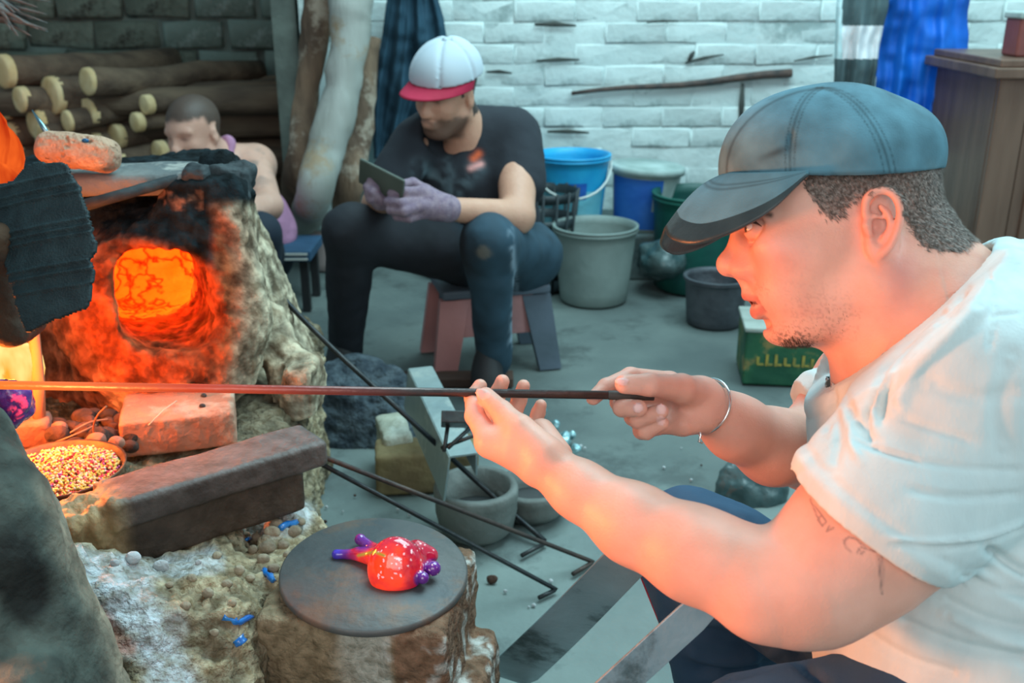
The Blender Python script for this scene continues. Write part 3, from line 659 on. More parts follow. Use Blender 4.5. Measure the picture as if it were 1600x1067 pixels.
# ridged heat shield hanging in front of the fire ------------------------------------
M['shield'] = mat('gritty_black_sheet', (.010,.024,.029), (.022,.048,.055), .62, 40, .9, 330, bdist=.003, c3=None)
out_ = [(46,258),(60,254),(88,254),(108,259),(126,290),(134,315),(141,345),(147,372),(148,392),(141,404),(148,420),(143,440),(139,462),(136,480),(90,500),(43,524),(30,488),(12,420),(0,385),(-25,350),(-25,300),(0,287),(22,282),(36,268)]
def shield():
    step = .0022; c0 = P(60, 390, 1.36); U = RX*.96-FW*.28; U /= np.linalg.norm(U); W_ = UP*.97+FW*.12; W_ -= U*(W_@U); W_ /= np.linalg.norm(W_); Nn = np.cross(U, W_)
    pts = []; 
    poly = []
    for x, y in out_:
        v = P(x, y, 1.0)-CAM; t = ((c0-CAM)@Nn)/(v@Nn); p = CAM+v*t-c0; poly.append((p@U, p@W_))
    A = np.array(poly); us = np.arange(A[:, 0].min()-step, A[:, 0].max()+step, step); ws = np.arange(A[:, 1].min()-step, A[:, 1].max()+step, step)
    g1, g2 = np.meshgrid(us, ws, indexing='ij'); a, b = g1.ravel(), g2.ravel()
    jx = vnoise(np.stack([a, b, a*0], 1), 60, 3, 3)*.004; ok = inside(a+jx, b+jx, poly)
    prof = 0*a
    for f_, am in ((.082, .0022), (.070, .0022), (.030, .002), (.020, .0022), (.010, .002), (-.028, .002), (-.040, .0022), (-.060, .0016), (.098, .002)):
        bb = b-a*.14; prof += 1.7*am*np.exp(-((bb-f_)/.0022)**2)
    nb = Nn if (CAM-c0)@Nn > 0 else -Nn
    th = .006; h_ = prof+vnoise(np.stack([a, b, a*0], 1), 300, 5, 2)*.0006+.006*np.cos(a*18)
    Pt = c0+np.outer(a, U)+np.outer(b, W_)+np.outer(h_, nb); Pb = Pt-np.outer(np.full(len(a), th), nb)
    n2_ = len(ws); K = ok.reshape(len(us), n2_); idx = np.arange(len(a)).reshape(len(us), n2_); c_ = K[:-1, :-1] & K[1:, :-1] & K[1:, 1:] & K[:-1, 1:]
    ii, jj = np.nonzero(c_); Fq = np.stack([idx[ii, jj], idx[ii+1, jj], idx[ii+1, jj+1], idx[ii, jj+1]], 1)
    nV = len(a); FB = Fq[:, ::-1]+nV; S_ = []
    C = np.pad(c_, 1)
    for i, j in zip(ii, jj):
        for di, dj, e0, e1 in ((-1, 0, (0, 1), (0, 0)), (1, 0, (1, 0), (1, 1)), (0, -1, (0, 0), (1, 0)), (0, 1, (1, 1), (0, 1))):
            if not C[i+1+di, j+1+dj]:
                p, q_ = idx[i+e0[0], j+e0[1]], idx[i+e1[0], j+e1[1]]; S_.append((p, p+nV, q_+nV, q_))
    Fa = np.concatenate([Fq, FB, np.array(S_)]); VV = np.concatenate([Pt, Pb]); u_ = np.unique(Fa); mp_ = np.full(len(VV), -1); mp_[u_] = np.arange(len(u_))
    return VV[u_], mp_[Fa]
V, Q = shield(); tag(mesh_obj('heat_shield', V, Q, M['shield']), 'black gritty ridged sheet leaning against the furnace, screening the fire', 'shield')
M['charred'] = mat('charred_brown_wood', (.09,.05,.028), (.02,.015,.012), .9, 10, .8, 40)
tag(rock('charred_block', P(-18, 440, 1.42), (.055, .05, .085), M['charred'], 4, .25, 14), 'charred brown block at the left edge behind the heat shield', 'block')
# flames: real glowing volumes modelled as tongues
def flame_mat(name, c1, c2, st):
    m = bpy.data.materials.new(name); m.use_nodes = True; nt = m.node_tree; n = nt.nodes; L = nt.links; n.remove(n['Principled BSDF'])
    em = n.new('ShaderNodeEmission'); tc = n.new('ShaderNodeTexCoord'); mp = n.new('ShaderNodeMapping'); mp.inputs['Scale'].default_value = (14, 14, 5); ns = n.new('ShaderNodeTexNoise'); ns.inputs['Scale'].default_value = 1.5; ns.inputs['Detail'].default_value = 3
    L.new(tc.outputs['Object'], mp.inputs[0]); L.new(mp.outputs[0], ns.inputs['Vector'])
    r = n.new('ShaderNodeValToRGB'); r.color_ramp.elements[0].position = .38; r.color_ramp.elements[0].color = (*c1, 1); r.color_ramp.elements[1].position = .62; r.color_ramp.elements[1].color = (*c2, 1)
    L.new(ns.outputs[0], r.inputs[0]); L.new(r.outputs[0], em.inputs[0]); em.inputs[1].default_value = st; L.new(em.outputs[0], n['Material Output'].inputs[0]); return m
M['fl_red'] = flame_mat('red_flame', (.42, .012, .003), (1.0, .15, .02), 1.0)
M['fl_yel'] = flame_mat('yellow_flame', (1.0, .33, .03), (1.0, .72, .25), 1.35)
FLM = empty('fire', 'orange fire burning between heat shield and furnace at the left edge', 'fire')
rg = np.random.RandomState(8)
def tongue(c, h, r, m, lean=0.0, nm='flame'):
    pts = [c+np.array([lean*t*h+.012*math.sin(t*6+c[0]*40), .008*math.sin(t*5), h*t]) for t in np.linspace(0, 1, 12)]
    rs = [r*(math.sin(math.pi*min(1, .12+t*.88))**.7)*(1-t*.55)+.0015 for t in np.linspace(0, 1, 12)]
    V, Q = tube(pts, rs, 14); V = V+vnoise(V, 18, 3, 2)[:, None]*np.array([.01, .01, .0]); mesh_obj(nm, V, Q, m, FLM)
for (x, y, d, h, r) in ((-20, 600, 1.60, .13, .05), (25, 608, 1.62, .10, .045), (-60, 620, 1.62, .16, .06), (-95, 600, 1.6, .15, .05)): tongue(P(x, y, d), h, r, M['fl_yel'])
for (x, y, d, h, r, l) in ((-30, 330, 1.62, .20, .06, .1), (5, 310, 1.66, .13, .035, .15), (-75, 330, 1.64, .22, .06, 0), (20, 300, 1.68, .07, .022, -.5), (-10, 340, 1.60, .10, .045, .1)): tongue(P(x, y, d), h, r, M['fl_red'], l)
# hearth platform --------------------------------------------------------------------
M['mud'] = mat('hearth_mud', (1, 1, 1), (.50, .44, .36), .95, 70, 1.0, 110, vcol=True, bdist=.010, detail=9)
zb = .40
s = Sdf(np.array([-1.1, P(200, 1100, 1.05)[1]-.05, -.01]), np.array([P(500, 760, 1.5)[0]+.10, 2.5, zb+.16]), .0062)
s.rbox((-.91, 1.78, .16), (.50, .42, .23), rotz(.12), .05, 0)      # back platform under furnace
s.rbox(P(235, 920, 1.30)+np.array([-.27, .07, -.24]), (.36, .20, .225), rotz(.25), .05, .05)    # front ledge
s.cone(P(310, 900, 1.30)-[0, 0, .09], P(60, 880, 1.24)-[0, 0, .07], .075, .085, .05)
s.cone(P(200, 1000, 1.24)-[0, 0, .08], P(250, 1100, 1.18)-[0, 0, .12], .09, .12, .05)
s.cone(P(420, 870, 1.40)-[0, 0, .07], P(455, 800, 1.55)-[0, 0, .06], .050, .060, .03)
s.cone(P(335, 1060, 1.24)-[0, 0, .05], P(345, 960, 1.30)-[0, 0, .07], .05, .05, .03)
V, Q = s.mesh(0); N = normals(V, Q); V = V+N*(vnoise(V, 12, 5, 4)*.024+vnoise(V, 50, 3, 4, .6)*.017)[:, None]
V[:, 2] = np.maximum(V[:, 2], -.008); X, Y, D_ = project(V)
cav = vnoise(V-N*0, 50, 3, 4, .6); cc = np.tile((.50, .41, .27), (len(V), 1))*(.50+.75*sstep(-.35, .35, cav))[:, None]; n_ = vnoise(V, 28, 6, 4)  # relief pits darkened in the colour: dirt and occlusion-like shade painted in
ash = sstep(60, 25, seg_dist(X, Y, [(150,900),(190,930),(235,985),(262,1050)])+n_*34)
ash = np.maximum(ash, .8*sstep(26, 8, seg_dist(X, Y, [(150,890),(250,888),(330,880)])+n_*22))
ash = np.maximum(ash, .8*sstep(34, 12, seg_dist(X, Y, [(400,815),(450,820),(470,800)])+n_*20))
cc = cc*(1-ash[:, None])+np.array([.70, .74, .78])*ash[:, None]
ember = sstep(20, 6, seg_dist(X, Y, [(150,955),(175,985),(205,1010)])+n_*22); cc = cc*(1-.6*ember[:, None])+np.array([.55, .16, .07])*.6*ember[:, None]
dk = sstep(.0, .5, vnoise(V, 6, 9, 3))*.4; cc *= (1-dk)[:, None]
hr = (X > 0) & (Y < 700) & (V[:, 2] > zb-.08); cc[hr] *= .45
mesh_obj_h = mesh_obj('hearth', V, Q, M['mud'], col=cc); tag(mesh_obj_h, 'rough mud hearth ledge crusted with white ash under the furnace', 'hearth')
# small clods and pebbles strewn on the ledge
M['clod'] = mat('mud_clod', (.42,.35,.25), (.26,.21,.15), .95, 30, .6, 80); M['ashlump'] = mat('ash_lump', (.62,.64,.66), (.42,.42,.42), .95, 30, .6, 80)
cr = random.Random(12)
cl = [(208,875,11,1),(252,889,13,1),(180,882,8,1),(402,842,10,0),(425,835,12,0),(443,852,9,0),(418,858,12,0),(395,862,8,0),(432,822,9,0),(460,833,10,0),(412,876,9,0),(428,890,10,0),(385,838,8,0),(470,818,8,0),(300,905,8,0),(325,930,10,0),(355,915,9,0),(290,950,9,0),(340,870,7,0),(450,870,8,0),(375,893,8,0),(310,880,6,1),(265,915,7,0),(362,945,8,0),(335,990,9,0),(390,905,7,0)]
from mathutils.bvhtree import BVHTree
_bv = BVHTree.FromPolygons([tuple(v) for v in V], [tuple(q_) for q_ in Q])
def ground(x, y, off=0.0):
    v = P(x, y, 1.0)-CAM; h_ = _bv.ray_cast(Vector(CAM), Vector(v/np.linalg.norm(v)))
    return (np.array(h_[0]) if h_[0] is not None else P(x, y, 1.4))+np.array([0, 0, off])
for i, (x, y, r, a_) in enumerate(cl):
    p = ground(x, y); rr_ = px(r, depth(p)); tag(blob('clod', p+[0, 0, rr_*.35], (rr_, rr_*.8, rr_*.65), M['ashlump'] if a_ else M['clod'], i, .75, 55, rr_/6), ('pale ash lump at the foot of the stone curb' if a_ else 'crumbled lump of dry mud on the hearth ledge near the iron disc'), 'lump', 'ash lumps on the ledge' if a_ else 'mud lumps on the ledge')
# stone curb with worn broken left end ---------------------------------------------
M['curb'] = mat('smoky_curb_stone', (1, 1, 1), (.60, .58, .56), .52, 40, .6, 110, vcol=True, bdist=.005, detail=9, spec=.4)
zt = .470; A = PZ(172, 792, zt); B = PZ(512, 692, zt-.002); bd = B-A; LN = np.linalg.norm(bd); bx_ = bd/LN; by_ = np.cross([0, 0, 1.0], bx_)
wd = .088
s = Sdf(np.minimum(A, B)-np.array([.14, .06, .15]), np.maximum(A, B)+np.array([.05, .16, .03]), .0034)
ax = np.array([bx_, by_, [0, 0, 1.0]]); mid = A+bd*.5
s.rbox(mid+by_*wd/2+np.array([0, 0, -.019]), (LN/2, wd/2, .021), ax, .008, 0)
s.rbox(mid+by_*(wd/2+.004)-bx_*.022+np.array([0, 0, -.067]), (LN/2-.016, wd/2-.006, .040), ax, .006, .006)
s.rbox(A+by_*wd/2-bx_*.03+np.array([0, 0, -.035]), (.045, wd/2-.006, .028), ax, .018, .01)
s.rbox(A+by_*wd/2-bx_*.02+np.array([0, 0, -.075]), (.04, wd/2-.012, .035), ax, .012, .01)
V, Q = s.mesh(1); N = normals(V, Q); la = (V-A)@bx_
rough_ = sstep(.035, -.01, la)
V = V+N*(vnoise(V, 20, 2, 3)*.0022+rough_*(vnoise(V*np.array([1, 1, .45]), 60, 4, 3)*.016))[:, None]
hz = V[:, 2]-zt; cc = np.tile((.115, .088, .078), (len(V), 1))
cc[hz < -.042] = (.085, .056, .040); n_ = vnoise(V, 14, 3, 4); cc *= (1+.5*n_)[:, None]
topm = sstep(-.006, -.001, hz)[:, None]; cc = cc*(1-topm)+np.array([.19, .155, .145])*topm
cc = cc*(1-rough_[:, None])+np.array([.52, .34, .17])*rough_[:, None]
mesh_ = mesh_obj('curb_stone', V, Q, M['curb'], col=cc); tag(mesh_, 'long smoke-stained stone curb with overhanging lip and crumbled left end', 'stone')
# pan of glass beads -----------------------------------------------------------------
zp = .452; pc = PZ(90, 735, zp); M['pan'] = mat('sooted_pan', (.20,.12,.07), (.06,.04,.03), .5, 20, .2, metal=.5); prad = .092
tag(mesh_obj('bead_pan', *lathe([(.001, -.035), (prad*.72, -.035), (prad*.93, -.01), (prad, .004), (prad+.004, .005), (prad+.003, .001), (prad*.90, -.018), (.001, -.025)], pc, 48), M['pan']), 'shallow metal pan full of coloured glass beads by the curb', 'pan')
M['bead'] = mat('glass_beads', (1, 1, 1), None, .22, vcol=True, coat=.4)
ico = [(0,0,1),(.894,0,.447),(.276,.851,.447),(-.724,.526,.447),(-.724,-.526,.447),(.276,-.851,.447),(.724,.526,-.447),(-.276,.851,-.447),(-.894,0,-.447),(-.276,-.851,-.447),(.724,-.526,-.447),(0,0,-1)]
icf = [(0,1,2),(0,2,3),(0,3,4),(0,4,5),(0,5,1),(1,6,2),(2,7,3),(3,8,4),(4,9,5),(5,10,1),(6,7,2),(7,8,3),(8,9,4),(9,10,5),(10,6,1),(6,11,7),(7,11,8),(8,11,9),(9,11,10),(10,11,6)]
ico = np.array(ico); BVs, BFs, BC = [], [], []; rg = np.random.RandomState(3); n_ = 0; pal = np.array([(.80,.62,.12),(.85,.70,.30),(.55,.58,.10),(.60,.04,.06),(.72,.05,.12),(.80,.72,.55),(.45,.12,.42),(.75,.45,.10),(.85,.75,.62)]); pw = [.22,.17,.11,.12,.10,.10,.04,.08,.06]
for i in range(2600):
    a = rg.uniform(0, 6.283); rr_ = prad*.92*math.sqrt(rg.uniform(0, 1)); q3 = pc+[rr_*math.cos(a), rr_*math.sin(a), -.004+.012*(1-(rr_/prad)**2)+rg.uniform(-.0035, .002)]
    BVs.append(q3+ico*rg.uniform(.0019, .0026)); BFs.append(np.array(icf)+n_); BC.append(np.tile(pal[rg.choice(9, p=pw)]*rg.uniform(.8, 1.1), (12, 1))); n_ += 12
tag(mesh_obj('glass_beads', np.concatenate(BVs), np.concatenate(BFs), M['bead'], col=np.concatenate(BC)), 'heap of tiny yellow, red and green glass beads in the pan', 'beads', kind='stuff')
# brick behind the curb
M['brick'] = mat('old_red_brick', (.50,.24,.15), (.36,.16,.10), .9, 12, .6, 60, c3=(.55,.36,.26), s3=7)
z1 = .462; c1_, c2_, c3_, c4_ = [PZ(x, y, z1) for x, y in ((196, 661), (378, 642), (352, 606), (184, 614))]
cen = (c1_+c2_+c3_+c4_)/4; bx2 = (c2_-c1_)/np.linalg.norm(c2_-c1_)
o = blob('loose_brick', cen-[0, 0, .03], (np.linalg.norm(c2_-c1_)/2, np.linalg.norm(c4_-c1_)/2*.95, .031), M['brick'], 2, .10, 30, .003, None, np.array([bx2, np.cross([0, 0, 1.], bx2), [0, 0, 1.]]), .005)
tag(o, 'loose red brick lying below the furnace mouth behind the curb', 'brick')
for x, y in ((318, 618), (316, 634)): tag(blob('black_nugget', PZ(x, y, z1+.003), (.005, .004, .004), M['soot'], 3, .3, 90), 'small black nugget on the loose red brick', 'nugget', 'nuggets on the loose brick')
M['straw'] = mat('pale_straw', (.75,.55,.38), None, .8)
tag(mesh_obj('straw', *tube([PZ(232, 664, z1+.004), PZ(256, 640, z1+.010), PZ(276, 626, z1+.006)], .0010, 5), M['straw']), 'thin pale straw lying across the loose red brick', 'straw')
# wooden stake, coals, twigs and stones inside the hearth
M['stake'] = mat('bare_stake', (.45,.22,.11), (.30,.13,.07), .8, 10, .4, 60, stretch=(1, 1, .2))
tag(mesh_obj('upright_stake', *tube([PZ(62, 690, .42), P(60, 600, 1.60), P(52, 510, 1.60), P(50, 470, 1.60)], [.010, .0098, .0085, .008], 10), M['stake']), 'thin upright wooden stake standing in the hearth before the fire', 'stake')
M['coal'] = mat('coal_and_char', (.025,.018,.016), (.10,.05,.035), .85, 20, .7, 60); M['rub'] = mat('brick_rubble', (.42,.20,.13), (.24,.12,.09), .9, 14, .6, 50)
for i in range(34):
    x, y = cr.uniform(85, 205), cr.uniform(650, 700); c = PZ(x, y, .43+cr.uniform(0, .018)); r = cr.uniform(.010, .021)
    tag(blob('charcoal', c, (r, r*.8, r*.6), M['coal'], i, .35, 40, r/5), 'black charcoal lump among the others between bead pan and loose brick', 'charcoal', 'charcoal in the hearth')
for x, y, r, nm_ in ((92, 668, 14, 'pinkish round pebble right of the upright stake'), (150, 688, 17, 'reddish stone at the rim of the bead pan'), (182, 692, 14, 'angular reddish stone between bead pan and curb')):
    c = PZ(x, y, .45); tag(blob('stone', c, (px(r, 1.5), px(r, 1.5)*.8, px(r, 1.5)*.7), M['rub'], int(x), .25, 30, .0025), nm_, 'stone')
tag(blob('brick_half', PZ(42, 672, .44), (.038, .03, .022), M['rub'], 7, .2, 26, .003, None, rotz(.3), .008), 'broken half brick left of the upright stake', 'brick')
for k, pts in enumerate(([(150,690,.44),(146,668,.47),(152,650,.50),(166,635,.52)], [(90,690,.45),(120,678,.46),(150,664,.455)], [(110,676,.46),(140,660,.46),(168,655,.455)])):
    tag(mesh_obj('twig', *tube(bez([PZ(*q_) for q_ in pts], 4), .0017, 6), M['stake']), ('curled reddish twig rising from the charcoal', 'dry twig lying nearest to the bead pan', 'dry twig lying nearest to the loose brick')[k], 'twig')
# left foreground rock ------------------------------------------------------------------
M['grayrock'] = mat('sooty_foreground_rock', (1, 1, 1), (.5, .5, .5), .9, 26, .8, 60, vcol=True, bdist=.008)
s = Sdf(np.array([-.95, P(0, 1100, .85)[1]-.12, -.01]), np.array([P(240, 900, 1.1)[0]+.02, 1.32, 1.06]), .0068)
s.chain([P(-60, 700, 1.02), P(-55, 800, 1.0), P(-30, 900, 1.0), P(0, 1010, 1.02), P(15, 1120, 1.02), P(30, 1500, 1.0)], [.045, .070, .080, .085, .09, .12], .05)
s.cone(P(-200, 760, 1.02), P(-160, 1200, 1.0), .12, .2, .06)
s.cone((-.75, .99, .40), (-.76, .99, .93), .12, .085, .08)  # unseen pillar added to keep the fire lamp off the heat shield
s.ell(P(25, 1090, .93), (px(72, .93), px(78, .93), .06), k=.015)
s.ell(P(30, 960, .905), (.03, .04, .05), k=.04, op='sub')
V, Q = s.mesh(0); N = normals(V, Q); V = V+N*(vnoise(V, 9, 7, 4)*.016+vnoise(V, 44, 3, 3)*.005)[:, None]; X, Y, D_ = project(V); n_ = vnoise(V, 22, 6, 4)
V[:, 2] = np.maximum(V[:, 2], -.008)
cc = np.tile((.075, .092, .078), (len(V), 1)); 
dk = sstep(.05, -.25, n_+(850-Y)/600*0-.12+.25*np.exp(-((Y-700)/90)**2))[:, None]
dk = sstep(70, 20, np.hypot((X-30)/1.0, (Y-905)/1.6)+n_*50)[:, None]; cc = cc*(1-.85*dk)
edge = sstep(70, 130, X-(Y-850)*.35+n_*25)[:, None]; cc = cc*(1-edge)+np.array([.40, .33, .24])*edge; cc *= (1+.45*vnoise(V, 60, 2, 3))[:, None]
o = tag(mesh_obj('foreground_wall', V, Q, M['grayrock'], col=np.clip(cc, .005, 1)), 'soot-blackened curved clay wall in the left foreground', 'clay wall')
M['purple'] = mat('violet_glass', (.10,.02,.32), (.25,.05,.4), .05, 30, .5, 60, coat=1.0, trans=.35)
e = tag(blob('violet_glass_lump', P(14, 632, 1.10), (.024, .028, .024), M['purple'], 4, .45, 40, .003), 'crumpled violet glass lump beside the foreground clay wall under the rod', 'glass lump')
tag(mesh_obj('glass_iron', *tube([P(14, 640, 1.10), P(-60, 690, 1.12), P(-200, 780, 1.12)], .004, 8), M['soot']), 'thin dark iron at left edge carrying the violet glass lump', 'iron')
# worn block with the iron disc --------------------------------------------------------------
M['block'] = mat('worn_plaster_block', (1, 1, 1), (.50, .48, .44), .92, 60, 1.0, 120, vcol=True, bdist=.007, detail=9)
zd = .362; dc = PZ(585, 897, zd); c_ = dc+np.array([-.005, .0, -.195]); axb = rotz(-.16)
s = Sdf(c_-np.array([.20, .20, .20]), c_+np.array([.20, .20, .21]), .0052)
s.rbox(c_, (.128, .108, .186), axb, .012, 0)
s.rbox(c_+axb[0]*.135+np.array([0, 0, -.06]), (.03, .085, .13), axb, .012, .002)
V, Q = s.mesh(0); N = normals(V, Q); V = V+N*(vnoise(V, 12, 2, 4)*.007+vnoise(V, 60, 8, 4, .6)*.006)[:, None]; V[:, 2] = np.minimum(V[:, 2], zd-.010); V[:, 2] = np.maximum(V[:, 2], -.01)
n_ = vnoise(V, 16, 9, 4); lc = (V-c_)@axb.T
cc = np.tile((.33, .25, .155), (len(V), 1)); pk = sstep(-.03, .02, lc[:, 0]+n_*.05)*sstep(.07, .05, lc[:, 0]+n_*.03); cc = cc*(1-.8*pk[:, None])+np.array([.58, .60, .54])*.8*pk[:, None]
br = sstep(.06, .075, lc[:, 0]+n_*.02)*sstep(-.10, -.02, lc[:, 2]+n_*.1); cc = cc*(1-.8*br[:, None])+np.array([.25, .13, .08])*.8*br[:, None]
pe = sstep(.12, .3, vnoise(V, 34, 12, 3))*sstep(.02, .05, lc[:, 0]); cc = cc*(1-pe[:, None])+np.array([.66, .66, .62])*pe[:, None]
tag(mesh_obj('worn_block', V, Q, M['block'], col=cc), 'worn plastered masonry block standing under the iron disc', 'block')
M['iron'] = mat('worn_iron_disc', (.085,.098,.105), (.14,.14,.135), .55, 9, .35, 70, metal=.35, c3=(.20,.13,.095), s3=3.5, bdist=.004)
tl = frame(np.array([.045, -.06, 1.0]), (1, 0, 0)); dr_ = .128
tag(mesh_obj('iron_disc', *lathe([(.001, -.006), (dr_-.003, -.006), (dr_, -.003), (dr_, .003), (dr_-.003, .006), (.001, .006)], dc+[0, 0, .002], 96, tl), M['iron']), 'round dark iron disc with hot red glass piece on it', 'disc')
# hot glass piece ----------------------------------------------------------------------
def hotglass():
    m = bpy.data.materials.new('hot_red_glass'); m.use_nodes = True; nt = m.node_tree; n = nt.nodes; L = nt.links; b = n['Principled BSDF']
    at = n.new('ShaderNodeAttribute'); at.attribute_name = 'Col'; L.new(at.outputs['Color'], b.inputs['Base Color']); L.new(at.outputs['Color'], b.inputs['Emission Color'])
    sp = n.new('ShaderNodeSeparateColor'); L.new(at.outputs['Color'], sp.inputs[0]); pw_ = n.new('ShaderNodeMath'); pw_.operation = 'POWER'; L.new(sp.outputs[0], pw_.inputs[0]); pw_.inputs[1].default_value = 2.5
    ml = n.new('ShaderNodeMath'); ml.operation = 'MULTIPLY'; ml.inputs[1].default_value = .75; L.new(pw_.outputs[0], ml.inputs[0]); L.new(ml.outputs[0], b.inputs['Emission Strength'])
    b.inputs['Roughness'].default_value = .06; b.inputs['Coat Weight'].default_value = 1; b.inputs['Coat Roughness'].default_value = .03
    ns = n.new('ShaderNodeTexNoise'); ns.inputs['Scale'].default_value = 110; tc = n.new('ShaderNodeTexCoord'); L.new(tc.outputs['Object'], ns.inputs['Vector']); bm = n.new('ShaderNodeBump'); bm.inputs['Strength'].default_value = .35; bm.inputs['Distance'].default_value = .003; L.new(ns.outputs[0], bm.inputs['Height']); L.new(bm.outputs[0], b.inputs['Normal'])
    return m
M['hotglass'] = hotglass(); G = lambda x, y, h_=0: PZ(x, y, zd+.008+h_)
s = Sdf(G(600, 895)-[.12, .14, .02], G(600, 895)+[.12, .14, .07], .0019)
s.ell(G(618, 888, .016), (.038, .043, .024), k=0); s.cone(G(650, 866, .020), G(600, 872, .016), .020, .016, .012)
s.cone(G(600, 875, .014), G(560, 864, .012), .016, .009, .012); s.chain([G(572, 868, .012), G(545, 866, .010), G(526, 866, .009)], [.010, .0065, .0072], .004)
s.chain([G(590, 860, .014), G(572, 850, .014), G(563, 843, .016)], [.009, .0065, .0085], .006)
s.sph(G(672, 868, .016), .0115, .01); s.sph(G(677, 888, .012), .0105, .006); s.sph(G(661, 903, .010), .0085, .005)
V, Q = s.mesh(1); V[:, 2] = np.maximum(V[:, 2], zd+.0065); X, Y, D_ = project(V); n_ = vnoise(V, 60, 3, 3)
cc = np.tile((.55, .01, .045), (len(V), 1))
ht = sstep(60, 15, np.hypot((X-600)/1.2, (Y-892)/1.0)+n_*26)[:, None]; cc = cc*(1-ht)+np.array([1.0, .045, .01])*ht
pu = np.maximum(sstep(560, 535, X+n_*14), np.maximum(sstep(20, 12, np.hypot(X-677, Y-890)), np.maximum(sstep(17, 11, np.hypot(X-661, Y-905)), sstep(20, 8, np.hypot(X-566, Y-846)))))[:, None]; cc = cc*(1-pu)+np.array([.16, .02, .30])*pu
bl = sstep(540, 526, X)[:, None]; cc = cc*(1-bl)+np.array([.07, .04, .55])*bl
fk = ((vnoise(V, 330, 6, 1) > .62) & (X > 590) & (Y < 905)); cc[fk] = (.85, .55, .6); yl = np.exp(-(seg_dist(X, Y, [(560, 868), (585, 862), (600, 868)])/2.2)**2)[:, None]; cc = cc*(1-yl)+np.array([.5, .38, .04])*yl
tag(mesh_obj('hot_glass_piece', V, Q, M['hotglass'], col=cc), 'glossy molten red glass piece with violet knobs cooling on the iron disc', 'glass piece')
# blue glass shards
M['blueglass'] = mat('blue_glass_shard', (.01,.12,.55), (.02,.3,.8), .06, 40, .3, coat=1, trans=.2)
for k, (pts, r, lb) in enumerate((([(438,829),(448,823),(462,821)], .005, 'crumpled blue glass scrap by the right end of the curb'), ([(413,893),(420,903),(428,912)], .0042, 'pale blue glass scrap beside the iron disc'), ([(348,968),(372,974),(392,968)], .0038, 'curved blue glass thread on the front of the ledge'), ([(372,1002),(378,1012)], .007, 'dark blue glass bead in the cleft beside the block'), ([(384,845),(392,843)], .003, 'tiny blue glass chip near the curb foot'))):
    c = [ground(x, y, r*.7) for x, y in pts]; d_ = min(depth(q_) for q_ in c); V, Q = tube(bez(c, 4), r, 8); V = V+vnoise(V, 160, k, 2)[:, None]*r*.8
    tag(mesh_obj('glass_shard', V, Q, M['blueglass']), lb, 'glass shard')
# ------------------------------------------------------------------ floor things in the middle
M['blackiron'] = mat('black_iron_rod', (.018,.022,.025), (.05,.05,.05), .45, 12, .2, 60, metal=.6)
M['rustrod'] = mat('rusty_rod', (.085,.06,.05), (.04,.035,.035), .55, 10, .3, 60, metal=.5)
def rod(name, pts, r, m, lb): return tag(mesh_obj(name, *tube(bez(pts, 6), r, 10), m), lb, 'rod')
rod('curved_rod', [P(434, 432, 2.15), P(440, 462, 2.12), P(520, 545, 2.10), P(640, 655, 2.05), PZ(750, 757, .10), PZ(852, 846, .008)], .0058, M['blackiron'], 'long dark rod with curved upper end leaning from furnace to floor')
def bent(name, a, b, c, r, m, lb): return tag(mesh_obj(name, *tube([a, a+(b-a)*.5, a+(b-a)*.985, b, b+(c-b)*.1, c], r, 10), m), lb, 'rod')
bent('hooked_rod', P(485, 706, 1.72), PZ(927, 878, .008), PZ(895, 897, .008), .0046, M['rustrod'], 'upper rusty rod with bent tip running from the curb across the floor')
bent('hooked_rod', P(470, 708, 1.72), PZ(869, 921, .008), PZ(842, 934, .008), .0044, M['blackiron'], 'lower black rod with bent tip running from the curb across the floor')
tag(mesh_obj('rod_stub', *tube([PZ(853, 848, .007), PZ(815, 868, .007)], .0045, 8), M['blackiron']), 'short black rod end lying on the floor at the foot of the curved rod', 'rod')
M['pot'] = mat('sooty_clay_pot', (.11,.12,.11), (.20,.215,.20), .8, 7, .4, 40); M['potin'] = mat('pot_inside', (.03,.032,.034), (.07,.07,.07), .9)
def pot(x, y, r, h, m, lb, wall_=.013):
    c = PZ(x, y, 0); e = empty('clay_pot', lb, 'pot'); pr = [(.001, .003), (r*.72, .003), (r*.9, .02), (r*.99, h*.5), (r, h*.72), (r*1.03, h*.8), (r*1.04, h*.95), (r*1.0, h), (r-wall_, h), (r-wall_*1.2, h*.5), (r*.6, .02), (.001, .018)]
    V, Q = lathe(pr, c, 44); V = V+vnoise(V, 22, 4, 3)[:, None]*.0025; mesh_obj('vessel', V, Q, m, e); mesh_obj('soot_fill', *lathe([(.001, h*.45), (r-wall_*1.1, h*.44), (r-wall_*1.1, h*.40), (.001, h*.40)], c, 30), M['potin'], e); return c
pot(745, 832, .088, .118, M['pot'], 'grey soot-stained clay pot with thick rim crossed by the iron rods')
pot(832, 802, .082, .075, M['pot'], 'low dark clay pot behind the thick-rimmed one')
